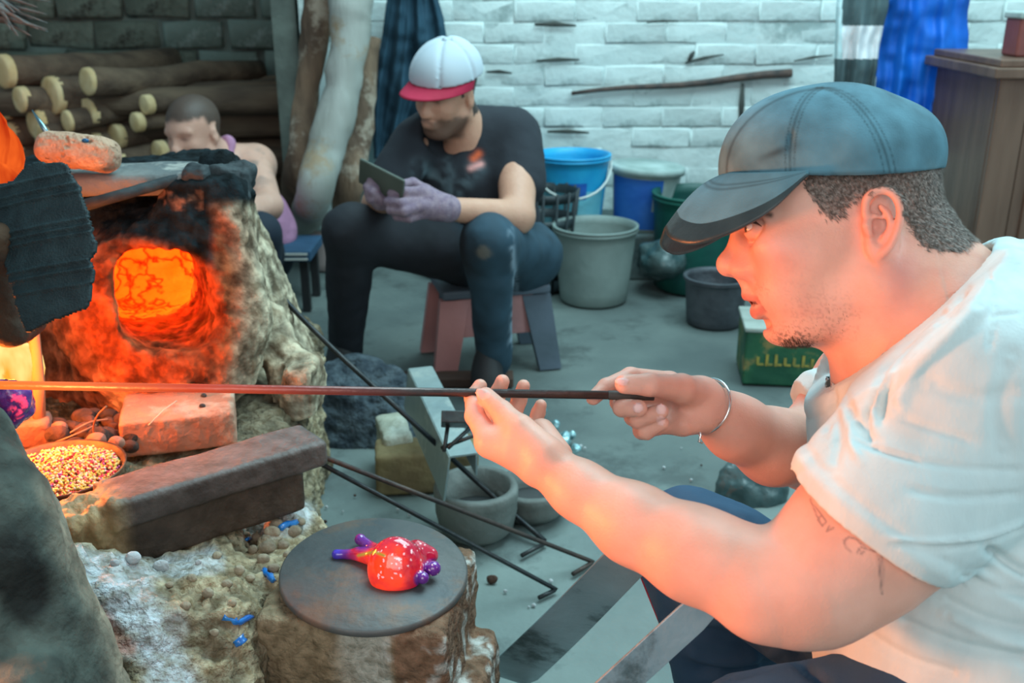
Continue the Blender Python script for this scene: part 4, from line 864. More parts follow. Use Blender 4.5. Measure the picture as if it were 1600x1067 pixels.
# metal channel propped on a broken concrete block
M['conc'] = mat('broken_concrete', (.42,.42,.33), (.22,.23,.18), .9, 10, .7, 50, c3=(.55,.58,.50), s3=6); M['brickyl'] = mat('ochre_brick', (.25,.19,.09), (.17,.12,.06), .9, 12, .5, 50)
c = PZ(665, 770, 0)+np.array([0, .05, .05]); tag(blob('concrete_block', c, (.12, .055, .052), M['brickyl'], 3, .10, 18, .005, None, rotz(.12), .01), 'ochre concrete block lying under the metal channel', 'block')
c = PZ(612, 755, 0)+np.array([0, .07, .06]); tag(blob('stone_block', c, (.035, .07, .065), M['conc'], 5, .22, 16, .005, None, rotz(.3), .01), 'pale broken stone block standing at the left end of the ochre block', 'block')
M['chan'] = mat('galvanised_channel', (.22,.29,.30), (.33,.40,.39), .5, 6, .2, 40, metal=.45, c3=(.45,.5,.46), s3=5)
e = empty('metal_channel', 'grey galvanised steel channel propped slanting on the concrete block', 'metal channel')
a1, a2 = P(655, 575, 2.35), P(722, 712, 1.98); du = (a2-a1)/np.linalg.norm(a2-a1); nn_ = np.cross(du, [0, 0, 1.]); nn_ /= np.linalg.norm(nn_); up_ = np.cross(nn_, du)
if up_[2] < 0: up_ = -up_
sgn = -1 if (nn_@RX) > 0 else 1
def strip(nm, o0, w1, t, ): mesh_obj(nm, *hexa([a1+o0-t/2, a2+o0-t/2, a2+o0+w1-t/2, a1+o0+w1-t/2, a1+o0+t/2, a2+o0+t/2, a2+o0+w1+t/2, a1+o0+w1+t/2]), M['chan'], e, smooth=False)
lft = nn_*sgn
strip('top_web', lft*-.03, lft*.055, up_*.004); strip('side_flange', lft*.025, -up_*.10+lft*.012, lft*.004); strip('far_flange', lft*-.03, -up_*.05, lft*.004)
# dark tool on top
M['tool'] = mat('black_tool', (.012,.016,.018), (.03,.035,.035), .5, 30, .2)
e = empty('iron_tongs', 'black iron tool with square head and thin legs on the concrete block', 'tool')
tc_ = P(712, 655, 1.93); bevel(mesh_obj('head', *boxv(tc_, (.028, .02, .012), frame(UP*.8+FW*.3, RX*.9-UP*.2)), M['tool'], e, smooth=False), .002)
for k_, (p1, p2) in enumerate((((700, 662), (694, 705)), ((735, 668), (700, 700)), ((690, 700), (742, 680)))): mesh_obj('leg', *tube([P(*p1, 1.93), P(*p2, 1.90)], .004, 8), M['tool'], e)
# charcoal coloured fleece heap
M['fleece'] = mat('dark_fleece', (.035,.05,.065), (.10,.13,.15), .98, 30, 1.0, 45, bdist=.02)
tag(blob('fleece_heap', PZ(553, 700, 0)+np.array([.0, .10, .045]), (.17, .16, .075), M['fleece'], 6, .45, 14, .009), 'heap of charcoal grey fleece on the floor behind the curb', 'cloth')
# glass scraps behind the hand
M['clearglass'] = mat('glass_scrap', (.45,.75,.78), (.05,.2,.24), .08, 40, .8, 60, coat=1, metal=.3)
for k, (x, y, r) in enumerate(((868, 664, 8), (880, 688, 14), (893, 680, 8), (848, 640, 7), (862, 690, 8), (900, 700, 8))):
    c = PZ(x, y, .02); tag(blob('glass_scrap', c, (px(r, 2.3),)*3, M['clearglass'], k, .6, 60, px(r, 2.3)/5), 'glittering pale glass scrap on the floor behind the left hand', 'glass scrap', 'glass scraps behind the hand')
# black strip and debris beyond the forearm
tag(mesh_obj('floor_strip', *tube([PZ(1015, 778, .008), PZ(1050, 776, .008), PZ(1118, 786, .008)], [.005, .009, .006], 8), M['palestrip']), 'thin pale metal strip on the floor beyond the forearm', 'strip')
tag(blob('dark_rag', PZ(1180, 790, 0)+np.array([0, .04, .02]), (.09, .07, .04), M['murk'], 2, .4, 20, .006), 'dark crumpled rag on the floor behind the far forearm', 'rag')
rgp = random.Random(21)
for i in range(26):
    x, y = rgp.choice([(rgp.uniform(760, 880), rgp.uniform(900, 1040)), (rgp.uniform(500, 640), rgp.uniform(750, 820)), (rgp.uniform(900, 1180), rgp.uniform(690, 760))]); r = rgp.uniform(.0025, .006)
    tag(blob('grit', PZ(x, y, r*.5), (r, r*.8, r*.6), M['ashlump'] if i % 3 else M['coal'], i, .3, 90, r/3), 'pale crumb on the concrete floor' if i % 3 else 'dark crumb on the concrete floor', 'crumb', 'pale floor crumbs' if i % 3 else 'dark floor crumbs')
tag(blob('dried_leaf', PZ(769, 905, .006), (.013, .010, .006), M['coal'], 4, .7, 70, .0018), 'small dark crumpled scrap on the floor right of the iron disc', 'scrap')
# flat steel bars leaning between floor and his leg
M['steelbar'] = mat('brushed_flat_steel', (.34,.47,.53), (.20,.29,.33), .38, 5, .15, 60, metal=.35, c3=(.06,.10,.11), s3=5)
def flatbar(name, p0, p1, w0, w1, th, lb, twist):
    u = (p1-p0)/np.linalg.norm(p1-p0); v = np.cross(u, twist); v /= np.linalg.norm(v); n = np.cross(u, v); V = []
    K = 14
    for t in np.linspace(0, 1, K):
        c = p0+(p1-p0)*t+n*.004*math.sin(t*4); w_ = (w0+(w1-w0)*t)/2*(1 if 0 < t < 1 else .8)
        V += [c-v*w_-n*th, c+v*w_-n*th, c+v*w_+n*th, c-v*w_+n*th]
    Q = [(a+4*i, (a+1) % 4+4*i, (a+1) % 4+4*i+4, a+4*i+4) for i in range(K-1) for a in range(4)]+[(3, 2, 1, 0), tuple(4*(K-1)+k for k in range(4))]
    return tag(bevel(mesh_obj(name, V, Q, M['steelbar'], smooth=False), .0006), lb, 'steel bar')
b0, b1 = PZ(792, 1060, .015), P(1020, 838, 1.16); flatbar('flat_bar', b0, b1, .085, .055, .0016, 'broad dark flat steel blade leaning from the floor to his knee', FW+UP*.25)
b0, b1 = P(905, 1120, .95), P(1112, 940, .93); flatbar('flat_bar', b0+(b0-b1)*.9, b1, .034, .034, .0016, 'narrow bright flat steel bar in front of his trouser leg', FW+UP*.25)
# frayed wood tip in the upper left corner
M['fray'] = mat('frayed_grey_wood', (.05,.055,.052), (.16,.17,.165), .9, 10, .8, 50, stretch=(.3, 1, 1))
e = empty('frayed_beam', 'frayed grey splintered beam end in the upper left corner', 'beam'); rg = np.random.RandomState(5)
mesh_obj('beam_body', *tube([P(-190, -80, 2.42), P(-60, -30, 2.40), P(-6, -6, 2.39)], [.075, .060, .020], 9), M['fray'], e)
for i in range(20): mesh_obj('splinter', *tube([P(-120, -60+i*4, 2.4), P(-10+i, -14+i*2.4, 2.38+rg.uniform(-.03, .03)), P(52+rg.uniform(-44, 38), 6+i*2.6+rg.uniform(-5, 5), 2.36+rg.uniform(-.04, .04))], [.014, .008, .0012], 5), M['fray'], e)
# ================================================================== the worker in the foreground
WK = empty('person', 'young man in grey-blue cap and pale T-shirt seated in profile, both hands on metal rod', 'person')
SKC = np.array([.76, .425, .33])
M['skin'] = mat('skin', (1, 1, 1), (.90, .86, .84), .46, 26, .25, 420, sss=.18, ssr=(1, .32, .16), vcol=True, spec=.45, bdist=.0015)
M['tee'] = mat('pale_tshirt', (.60,.72,.73), (.50,.62,.635), .9, 26, .35, 420, stretch=(1, 1, .35), bdist=.0012)
M['navy'] = mat('navy_trousers', (.018,.058,.115), (.028,.085,.16), .8, 7, .25, 200, bdist=.002)
M['red'] = mat('red_piping', (.30,.02,.04), None, .8)
RHO = px(4.25*1.5, 1.02)
# ---- head --------------------------------------------------------------
dm = 1.0
s = Sdf(P(1100, 640, 1.1)*0+np.array([P(1095, 0, .96)[0], P(1300, 640, .84)[1]-.02, P(1300, 640, 1.0)[2]-.06]),
        np.array([P(1640, 0, 1.0)[0], P(1300, 130, 1.14)[1]+.06, P(1300, 125, 1.0)[2]+.02]), .00165)
q = lambda v: px(v, 1.0)
s.ell(P(1312, 272, dm), (q(150), q(112), .076), k=0)                       # cranium
s.ell(P(1262, 318, dm), (q(118), q(88), .066), k=.03)                       # forehead
s.ell(P(1232, 400, dm), (q(72), q(88), .050), k=.03)                       # mid face
s.ell(P(1330, 400, dm), (q(95), q(95), .066), k=.03)                       # side of head
s.ell(P(1226, 462, dm), (q(50), q(44), .032), k=.02)                       # muzzle
for sg in (-1, 1):
    D = lambda v: dm+sg*v
    s.ell(P(1213 if sg < 0 else 1200, 385, D(.047)), (q(32), q(22), .017), k=.022)        # cheekbone
    s.ell(P(1250, 440, D(.036)), (q(58), q(56), .026), k=.025)           # cheek
    s.ell(P(1282, 375, D(.042)), (q(66), q(52), .024), k=.03)
    s.cone(P(1362 if sg < 0 else 1340, 440, D(.052)), P(1250, 506, D(.022)), .022, .016, .025)  # jaw line
    s.cone(P(1150, 338, dm+sg*.008), P(1200, 333, D(.044)), .0085, .009, .012)          # brow ridge
    s.sph(P(1166, 372, D(.020)), .0115, .012, 'sub') if False else None
s.ell(P(1219, 515, dm), (q(25), q(22), .019), k=.018)                      # chin
s.ell(P(1285, 492, dm), (q(66), q(36), .040), k=.03)                       # under the chin
# neck
def neckbody(s, e, k=.04):
    s.cone(P(1388, 430, 1.0), P(1462, 590, 1.02), q(92)+e, q(106)+e, k)
    s.cone(P(1420, 400, 1.0), P(1530, 560, 1.03), q(80)+e, q(100)+e, k)
    s.cone(P(1470, 500, .97), P(1580, 575, .90), .050+e, .046+e, .06); s.cone(P(1470, 500, 1.03), P(1560, 570, 1.12), .050+e, .046+e, .06)
    s.ell(P(1484, 675, 1.0), (.112+e, .145+e, .14+e), k=.06)
neckbody(s, 0)
s.cone(P(1385, 440, .945), P(1362, 590, .99), .013, .011, .03)              # neck muscle
# nose
s.cone(P(1158, 362, dm), P(1141, 408, dm), q(11), q(15), .010)
s.sph(P(1138, 414, dm), q(18), .008)
for sg in (-1, 1):
    s.ell(P(1155, 420, dm+sg*.0125), (q(14), q(12.5), .0075), k=.006)
    s.cone(P(1165, 375, dm+sg*.012), P(1170, 420, dm+sg*.020), .009, .009, .014)
    s.ell(P(1146, 434, dm+sg*.0065), (q(8), q(5), .0034), k=.003, op='sub')
s.cone(P(1150, 424, dm), P(1164, 436, dm), q(8), q(8), .006)
# philtrum, lips, mouth
s.cone(P(1168, 440, dm), P(1170, 456, dm), q(10), q(9), .008)
def arcd(pts, r, k, op='add'):
    for a, b in zip(pts[:-1], pts[1:]): s.cone(a, b, r, r, k, op)
def lip(x0, y0, x1, y1, w_, r, k, op='add'):
    L = []
    for t in np.linspace(-1, 1, 9):
        a = abs(t)**1.7; L.append(P(x0+(x1-x0)*a, y0+(y1-y0)*a, dm+w_*t*.95))
    arcd(L, r, k, op)
lip(1169, 461, 1203, 470, .024, q(7.2), .005)
lip(1184, 487, 1206, 476, .022, q(9.0), .006)
lip(1170, 473, 1201, 471, .021, q(4.2), .0025, 'sub')
s.cone(P(1200, 506, dm-.012), P(1200, 506, dm+.012), q(6), q(6), .012, 'sub')
s.fold([P(1172, 424, dm-.024), P(1188, 436, dm-.032), P(1205, 462, dm-.036), P(1216, 480, dm-.035)], .0045, .0016)
# eye sockets and lids
for sg in (-1, 1):
    ec = P(1183, 356, dm+sg*.031)
    s.ell(ec+(-RX*.009), (.0135, .011, .016), k=.014, op='sub')
    s.sph(ec, .0136, .004)
    s.ell(ec-RX*.0125+UP*.0005, (.0105, .0047, .0125), k=.0016, op='sub')
    s.fold([P(1170, 341, dm+sg*.034), P(1188, 341, dm+sg*.044), P(1204, 352, dm+sg*.050)], .0022, .0014)
    s.fold([P(1174, 376, dm+sg*.030), P(1192, 380, dm+sg*.042), P(1208, 374, dm+sg*.050)], .004, .0012)
# ear (near side and far side)
for sg in (-1, 1):
    D = lambda v: dm+sg*v
    fx = 0 if sg < 0 else -22
    E = lambda x, y, v: P(x+fx, y, D(v))
    s.ell(E(1379, 352, .077), (q(26), q(48), .006), [RX, UP, FW], .012)
    s.ell(E(1374, 385, .079), (q(17), q(20), .0055), k=.006)                  # lobe
    for k_ in (0,):
        rim = [(1352, 335, .083), (1354, 312, .086), (1368, 299, .089), (1388, 299, .092), (1402, 312, .094), (1407, 335, .094), (1402, 360, .092), (1390, 385, .088), (1376, 398, .083)]
        rb = bez([E(*r_) for r_ in rim], 3); s.chain(rb, [q(5.0)]*len(rb), .003)
    s.ell(E(1379, 328, .090), (q(15), q(20), .0070), k=.003, op='sub'); s.ell(E(1374, 362, .090), (q(13), q(20), .0085), k=.003, op='sub')         # hollow
    ab = bez([E(1376, 322, .086), E(1388, 335, .089), E(1391, 356, .088), E(1380, 375, .085)], 3); s.chain(ab, [q(3.6)]*len(ab), .003); s.chain([E(1356, 342, .083), E(1368, 338, .086), E(1378, 340, .086)], [q(3.2)]*3, .003)  # antihelix
    s.ell(E(1368, 354, .084), (q(8), q(10), .006), k=.004, op='sub')           # concha
    s.chain([E(1356, 338, .082), E(1354, 352, .084), E(1358, 364, .083)], [q(5)]*3, .005)                       # tragus
HV, HQ = s.mesh(0); HN = normals(HV, HQ)
HX, HY, HD = project(HV)
near = HD < dm+.004
hairline = [(1262,262),(1259,294),(1270,310),(1279,324),(1288,334),(1300,343),(1312,330),(1322,318),(1340,306),(1352,300),(1368,292),(1392,292),(1408,308),(1413,340),(1428,362),(1440,385),(1470,392),(1500,392),(1530,370),(1520,200),(1262,200)]
mirx = np.where(near, HX, HX*1.0+ (HD-dm)*260)
hair = inside(mirx+vnoise(HV, 160, 2, 2)*5, HY+vnoise(HV, 160, 4, 2)*5, hairline)
col = np.tile(SKC, (len(HV), 1))
def paint(mask, c): col[:] = col*(1-mask[:, None])+np.array(c)*mask[:, None]
g = lambda x, y, rx, ry: np.exp(-(((HX-x)/rx)**2+((HY-y)/ry)**2))
paint(.35*g(1165, 415, 60, 40)+.25*g(1225, 400, 55, 30), (.60,.20,.15))
paint(.30*sstep(-.1, .5, vnoise(HV, 45, 9, 3)), (.70,.30,.24)); paint(.35*g(1215, 385, 45, 26), (.82,.52,.47))  # second patch: pink cheek highlight painted into the skin colour
paint(.45*g(1385, 350, 45, 60)*(HD < dm-.07), (.66,.24,.19))
paint(.5*np.clip(g(1408, 440, 28, 50), 0, 1), (.55,.18,.17))
paint(.12*sstep(470, 520, HY)*sstep(1330, 1260, HX), (.5,.3,.24))
lipm = np.maximum(np.exp(-(seg_dist(HX, HY, [(1163,465),(1176,467),(1197,472)])/6.5)**4), np.exp(-(seg_dist(HX, HY, [(1178,489),(1190,485),(1199,478)])/8.0)**4))
paint(.75*lipm*(abs(HD-dm) < .028), (.50,.135,.115))
paint(.95*np.exp(-(seg_dist(HX, HY, [(1172,474),(1197,472)])/2.6)**2)*(abs(HD-dm) < .02), (.10,.02,.02))
st_ = vnoise(HV, 520, 5, 2)
beard = np.clip(1.2*g(1240, 530, 34, 16)+.30*g(1310, 500, 60, 34)+.35*g(1190, 452, 14, 9)+.12*g(1260, 470, 60, 55), 0, 1)*(HX < 1345)
paint(beard*sstep(.05, .4, st_)*.75, (.09,.06,.05))
paint(hair*(.62+.38*sstep(-.3, .3, vnoise(HV, 260, 6, 2))), (.105,.075,.058))
for sg in (-1, 1): # brows
    m_ = np.exp(-(seg_dist(HX, HY, [(1158,338),(1180,330),(1204,336)])/4)**2); paint(.7*m_, (.07,.045,.035))
# ---- near arm (his left) --------------------------------------------------
def grid_for(pts, pad, h): A = np.array(pts); return Sdf(A.min(0)-pad, A.max(0)+pad, h)
wr, fa, el, sh = P(857, 733, .955), P(985, 815, .905), P(1212, 915, .845), P(1480, 600, .865)
s = grid_for([P(745, 580, 1.05), P(725, 650, .95), wr, el, P(1400, 700, .86), P(1480, 880, .84), P(1230, 1000, .82)], .035, .0017)
s.chain([wr, P(905, 765, .935), P(990, 818, .905), P(1085, 865, .875), P(1170, 902, .855)], [.0215, .0255, .0345, .0400, .0405], .016)
s.cone(P(1135, 880, .86), P(1232, 915, .85), .032, .042, .02)
s.chain([P(1190, 935, .845), P(1262, 912, .845), P(1330, 850, .85), P(1400, 770, .86), P(1470, 680, .87)], [.034, .046, .058, .062, .062], .02)
s.cone(P(1240, 950, .84), P(1205, 940, .84), .026, .026, .02)
s.cone(P(1300, 915, .845), P(1415, 835, .85), .040, .046, .03)
# palm and fingers
fings = [([(768,692,.972),(742,650,1.002),(739,621,1.028),(750,603,1.035)], [.0125,.0098,.0085,.0074]),
         ([(785,700,.992),(768,652,1.036),(777,616,1.044),(785,596,1.042)], [.0125,.0095,.0084,.0076]),
         ([(805,702,1.010),(801,655,1.050),(811,625,1.052),(818,603,1.048)], [.0120,.0090,.0080,.0070]),
         ([(828,705,1.022),(833,668,1.058),(841,645,1.060),(845,633,1.056)], [.0110,.0082,.0072,.0064])]
for fp, fr in fings:
    pp = [P(*a) for a in fp]
    s.cone(wr+(pp[0]-wr)*.25, pp[0], .0165, fr[0], .012)
    s.chain(pp, fr, .004)
s.cone(P(850, 712, .948), P(812, 672, .958), .0205, .0150, .014)
s.chain([P(812, 672, .958), P(784, 643, .982), P(759, 619, 1.003)], [.0140, .0105, .0092], .005)
s.cone(P(800, 700, .96), P(765, 690, .97), .014, .012, .014)
s.cone(P(868, 712, .985), P(846, 675, 1.01), .017, .014, .014)
s.fold([P(774, 662, .955), P(758, 642, .965)], .003, .0018)
for t in (0, 1, 2): s.fold([P(792-3*t, 618+4*t+8, .972), P(776-2*t, 640+4*t, .965)], .0012, .0005)
tn = P(753, 616, .9935); TZ = frame(P(753, 616, .9)-P(757, 618, 1.0)+UP*.02, P(759, 619, 1)-P(784, 643, 1)); s.ell(tn, (.0078, .0058, .0020), TZ, .0006)
AV, AQ = s.mesh(0); AX, AY, AD = project(AV)
acol = np.tile(SKC, (len(AV), 1))
nm = ((AX-754)/12.5)**2+((AY-616)/9)**2 < 1; acol[nm & (AD < 1.0)] = (.80,.50,.44)
tip = np.exp(-(((AX-790)/70)**2+((AY-610)/28)**2)); acol = acol*(1-.3*tip[:, None])+np.array([.66,.25,.17])*.3*tip[:, None]
inkl = [[(1264,775),(1270,790),(1276,805),(1285,822),(1291,815),(1283,803),(1272,790)],[(1283,805),(1278,812),(1284,820)],[(1296,822),(1292,830),(1302,825)],[(1330,863),(1322,855),(1319,845),(1326,839),(1338,842),(1352,855)],[(1338,865),(1345,855),(1357,858),(1370,862)],[(1345,866),(1352,860)],[(1373,868),(1374,885),(1376,905),(1378,928)],[(1379,868),(1380,890),(1378,915)],[(1416,882),(1420,893),(1431,903)]]
ink = np.zeros(len(AV))
for l_ in inkl: ink = np.maximum(ink, np.exp(-(seg_dist(AX, AY, l_)/1.5)**2))
ink *= (AD < .83+0*AD); acol = acol*(1-.6*ink[:, None])+np.array([.07,.06,.075])*.6*ink[:, None]
# ---- far arm (his right) ---------------------------------------------------
wr2 = P(1100, 632, 1.095)
s = grid_for([P(915, 560, 1.03), P(930, 680, 1.0), P(1330, 650, 1.25), P(1300, 770, 1.24)], .04, .0019)
s.chain([wr2, P(1150, 668, 1.12), P(1210, 698, 1.16), P(1268, 700, 1.2)], [.0265, .034, .042, .045], .02)
s.cone(P(1275, 705, 1.2), P(1340, 600, 1.22), .05, .055, .02)
F2 = [([(1046,598,1.095),(985,588,1.070),(947,604,1.048),(927,622,1.036)], [.0125,.0098,.0086,.0076]),
      ([(1046,618,1.098),(968,628,1.062),(972,637,1.022),(998,638,1.006)], [.0125,.0100,.0094,.0088]),
      ([(1050,640,1.095),(990,651,1.060),(998,655,1.026),(1032,643,1.010)], [.0120,.0098,.0092,.0084]),
      ([(1056,658,1.088),(1003,673,1.056),(1010,674,1.030),(1034,661,1.020)], [.0110,.0090,.0084,.0074])]
for fp, fr in F2:
    pp = [P(*a) for a in fp]; s.cone(wr2+(pp[0]-wr2)*.2, pp[0], .018, fr[0], .012); s.chain(pp, fr, .0035)
s.cone(P(1094, 618, 1.085), P(1064, 607, 1.045), .020, .0155, .014)
s.chain([P(1064, 607, 1.045), P(1015, 601, 1.008), P(976, 600, 1.000)], [.0150, .0112, .0100], .005)
s.cone(P(1092, 650, 1.08), P(1068, 662, 1.07), .019, .014, .014)
nails2 = [((971, 596, .990), (11, 6)), ((997, 637, .9975), (8, 8)), ((1033, 639, 1.003), (8, 9)), ((1033, 657, 1.0135), (7, 7))]
for c_, r_ in nails2: s.ell(P(*c_), (q(r_[0]), q(r_[1]), .0022), None, .0006)
BV, BQ = s.mesh(0); BX, BY, BD = project(BV)
bcol = np.tile(SKC*np.array([.95, .97, 1.0]), (len(BV), 1))
for c_, r_ in nails2:
    m_ = (((BX-c_[0])/r_[0])**2+((BY-c_[1])/r_[1])**2 < 1) & (BD < c_[2]+.004); bcol[m_] = (.80,.55,.53)
# ---- hidden trunk under the shirt keeps the figure whole ------------------------
s = grid_for([P(1400, 560, 1.05), P(1660, 1050, 1.0), P(1480, 600, .84), P(1480, 600, 1.2)], .07, .008)
s.ell(P(1500, 680, 1.0), (.105, .14, .15), k=0); s.ell(P(1510, 900, 1.0), (.11, .14, .14), k=.05)
s.cone(P(1500, 610, .88), P(1500, 610, 1.14), .06, .06, .05)
TV, TQ = s.mesh(0)
V, Q = merge([(HV, HQ), (AV, AQ), (BV, BQ), (TV, TQ)])
mesh_obj('body', V, Q, M['skin'], WK, col=np.concatenate([col, acol, bcol, np.tile(SKC, (len(TV), 1))]))
# ---- eyes ---------------------------------------------------------------
M['eyeball'] = mat('eye_surface', (1, 1, 1), None, .08, vcol=True, coat=.6)
for sg in (-1, 1):
    c = P(1183, 356, dm+sg*.031); gz = -RX*.96+FW*.10-UP*.10; gz /= np.linalg.norm(gz)
    V, Q = lathe([(max(1e-4, .0122*math.sin(a)), .0122*math.cos(a)) for a in np.linspace(0, math.pi, 28)], c, 28, frame(gz, UP))
    ang = np.arccos(np.clip((V-c)@gz/.0122, -1, 1)); cc = np.tile((.80,.80,.82), (len(V), 1)); cc[ang < .50] = (.12,.06,.035); cc[ang < .2] = (.01,.01,.01)
    mesh_obj('eye', V, Q, M['eyeball'], WK, col=cc)
# ---- hair and stubble ------------------------------------------------------
def hairs(name, V, N, mask, n, ln, wd, dirf, m, parent, seed=0, lift=.35):
    rg = np.random.RandomState(seed); I = np.nonzero(mask)[0]; I = rg.choice(I, n); Pn = V[I]+rg.normal(0, .0008, (n, 3)); Nn = N[I]
    D = dirf(Pn)+rg.normal(0, .22, (n, 3)); D -= Nn*(D*Nn).sum(1)[:, None]; D /= np.linalg.norm(D, axis=1)[:, None]+1e-9
    D = D+Nn*lift; S = np.cross(D, Nn); S /= np.linalg.norm(S, axis=1)[:, None]+1e-9
    L = (ln*rg.uniform(.6, 1.2, n))[:, None]; W = wd
    A = Pn-S*W-Nn*.0008; B = Pn+S*W-Nn*.0008; C = Pn+D*L*.6+S*W*.7; E = Pn+D*L*.6-S*W*.7; T = Pn+D*L+Nn*(-lift*.3)*L
    VV = np.stack([A, B, C, E, T], 1).reshape(-1, 3); k = np.arange(n)*5
    FQ = [(a, a+1, a+2, a+3) for a in k]+[(a+3, a+2, a+4) for a in k]
    return mesh_obj(name, VV, FQ, m, parent, smooth=False)
M['hair'] = mat('short_hair', (.085,.062,.05), (.42,.36,.32), .5, 300, 0, mix=(.42, .70))
M['dark'] = mat('dark_whiskers', (.035,.025,.02), None, .6)
hd = lambda p: np.tile(RX*.75-UP*.9, (len(p), 1))
hro = hairs('hair', HV, HN, inside(mirx+vnoise(HV, 300, 2, 1)*9, HY+vnoise(HV, 300, 4, 1)*9, hairline) & (HY > 255), 24000, .0072, .00024, hd, M['hair'], WK, 1, .25)
bm2 = (g(1243, 534, 26, 9) > .35) & (HX < 1300)
gto = hairs('goatee', HV, HN, bm2, 700, .007, .00022, lambda p: np.tile(RX*.5-UP, (len(p), 1)), M['dark'], WK, 2, .35)
sb = (beard*np.random.RandomState(4).rand(len(HV)) > .22) & (HX < 1335) & (HY > 440)
sbo = hairs('stubble', HV, HN, sb, 420, .0028, .00014, lambda p: np.tile(RX*.3-UP, (len(p), 1)), M['dark'], WK, 3, .25)
el_ = [];
for sg in (-1,):
    for t in np.linspace(0, 1, 16):
        a = P(1168+22*t, 351-3*math.sin(t*3)+3*t, dm+sg*(.034+.010*t)-.0035); el_.append(tube([a, a-RX*.003+UP*.002-FW*.002, a-RX*.006+UP*.0045-FW*.003], [.0004, .0003, .0001], 4))
elo = mesh_obj('eyelashes', *join(el_), M['dark'], WK)
for o_ in (hro, gto, sbo, elo): o_['kind'] = 'stuff'
# ---- cap ------------------------------------------------------------------
M['cap'] = mat('faded_denim_blue_cap', (1, 1, 1), (.80,.86,.88), .88, 9, .4, 520, vcol=True, bdist=.001)
CP = empty('cap'); CP.parent = WK
s = Sdf(P(1120, 300, 1.0)-np.array([.03, .16, .075]), P(1480, 130, 1.0)+np.array([.03, .16, .05]), .0019)
cc0 = P(1299, 264, dm)
s.ell(cc0, (q(160), q(131), .094), k=0)
s.ell(P(1215, 252, dm), (q(80), q(84), .072), k=.03)
s.ell(P(1400, 240, dm), (q(60), q(66), .070), k=.02)
top = P(1285, 137, dm)
def seam(xb, yb, ddv, w_, amp):
    pts = []
    for t in np.linspace(0, 1, 14):
        a = t*math.pi/2; p0 = cc0+(top-cc0)*math.cos(a)+(P(xb, yb, dm+ddv)-cc0)*math.sin(a); pts.append(p0)
    s.fold(pts, w_, amp); return pts
seams = [seam(1236, 282, -.088, .0026, .0032), seam(1392, 278, -.080, .0028, .0032), seam(1236, 282, .088, .003, .002), seam(1392, 278, .08, .003, .002), seam(1136, 277, 0, .003, .0015)]
s.fold([P(1280, 137, .99), P(1300, 150, .965), P(1312, 156, .955)], .0035, -.0028); s.fold([P(1262, 145, .985), P(1275, 160, .96)], .004, .002)
for i_ in range(16): # slight sag and dents
    rg = np.random.RandomState(i_); x_ = rg.uniform(1170, 1430); s.fold([P(x_, rg.uniform(170, 250), .92), P(x_+rg.uniform(-40, 40), rg.uniform(220, 262), .912)], .010, rg.uniform(-.0016, .0016))
s.fold([P(1180, 250, .94), P(1225, 222, .93)], .010, .002)
inner = Sdf(s.lo, s.lo+s.n*s.h, s.h); inner.n = s.n.copy(); inner.F = -(s.F+.006)
s.F = np.maximum(s.F, inner.F); del inner
pn = P(1459, 268, dm)-P(1136, 277, dm); nrm = np.cross(pn, FW); nrm = nrm if nrm[2] < 0 else -nrm
sl_, g_ = s.box(s.lo, s.lo+s.n*s.h); nrm = nrm/np.linalg.norm(nrm); p_0 = P(1300, 272, dm)
hv = (g_[0]-p_0[0])*nrm[0]+(g_[1]-p_0[1])*nrm[1]+(g_[2]-p_0[2])*nrm[2]; lv = (g_[0]-p_0[0])*FW[0]+(g_[1]-p_0[1])*FW[1]+(g_[2]-p_0[2])*FW[2]
s.F = np.maximum(s.F, hv-.0165*np.clip(np.abs(lv)/.09, 0, 1)**2)
V, Q = s.mesh(1); X, Y, D_ = project(V)
cc = np.tile((.085,.20,.255), (len(V), 1)); n_ = vnoise(V, 22, 3, 4); n2 = vnoise(V, 60, 8, 3)
cc *= (1.12+.60*n_+.35*n2)[:, None]
fade = sstep(.1, .6, vnoise(V, 16, 9, 4))*sstep(240, 268, Y); cc = cc*(1-.35*fade[:, None])+np.array([.20,.24,.23])*.35*fade[:, None]
nn = D_ < dm
for sm, offs in ((seams[0], (-7, 0, 7)), (seams[1], (-9, 0, 9)), (seams[4], (0,))):
    SX, SY, _ = project(np.array(sm)); 
    for of in offs:
        dd = seg_dist(X, Y, list(zip(SX+of, SY))); dash = .75+.25*np.sign(np.sin(Y*1.3)) if of else 1.0
        cc *= (1-.50*np.exp(-(dd/(1.6 if of else 2.2))**2)*dash)[:, None]
cc *= (1-.55*np.exp(-(((X-1213)/24)**2+((Y-238+.35*(X-1213))/6)**2)))[:, None]
cc *= (1-.45*np.exp(-((Y-(272+(1300-X)*.028))/3.5)**2))[:, None]
mesh_obj('crown', V, Q, M['cap'], CP, col=cc)
mesh_obj('button', *lathe([(.001, .004), (.004, .0035), (.006, .001), (.0065, -.002)], top+UP*.0005, 16, frame(UP)), M['cap'], CP, col=np.tile((.07,.16,.2), (64, 1)))
mesh_obj('frayed_strap', *tube(bez([P(1447, 200, .99), P(1455, 212, .985), P(1458, 228, .98), P(1455, 240, .98)], 4), .0035, 8), M['cap'], CP, col=np.tile((.14,.22,.24), (8*13, 1)))
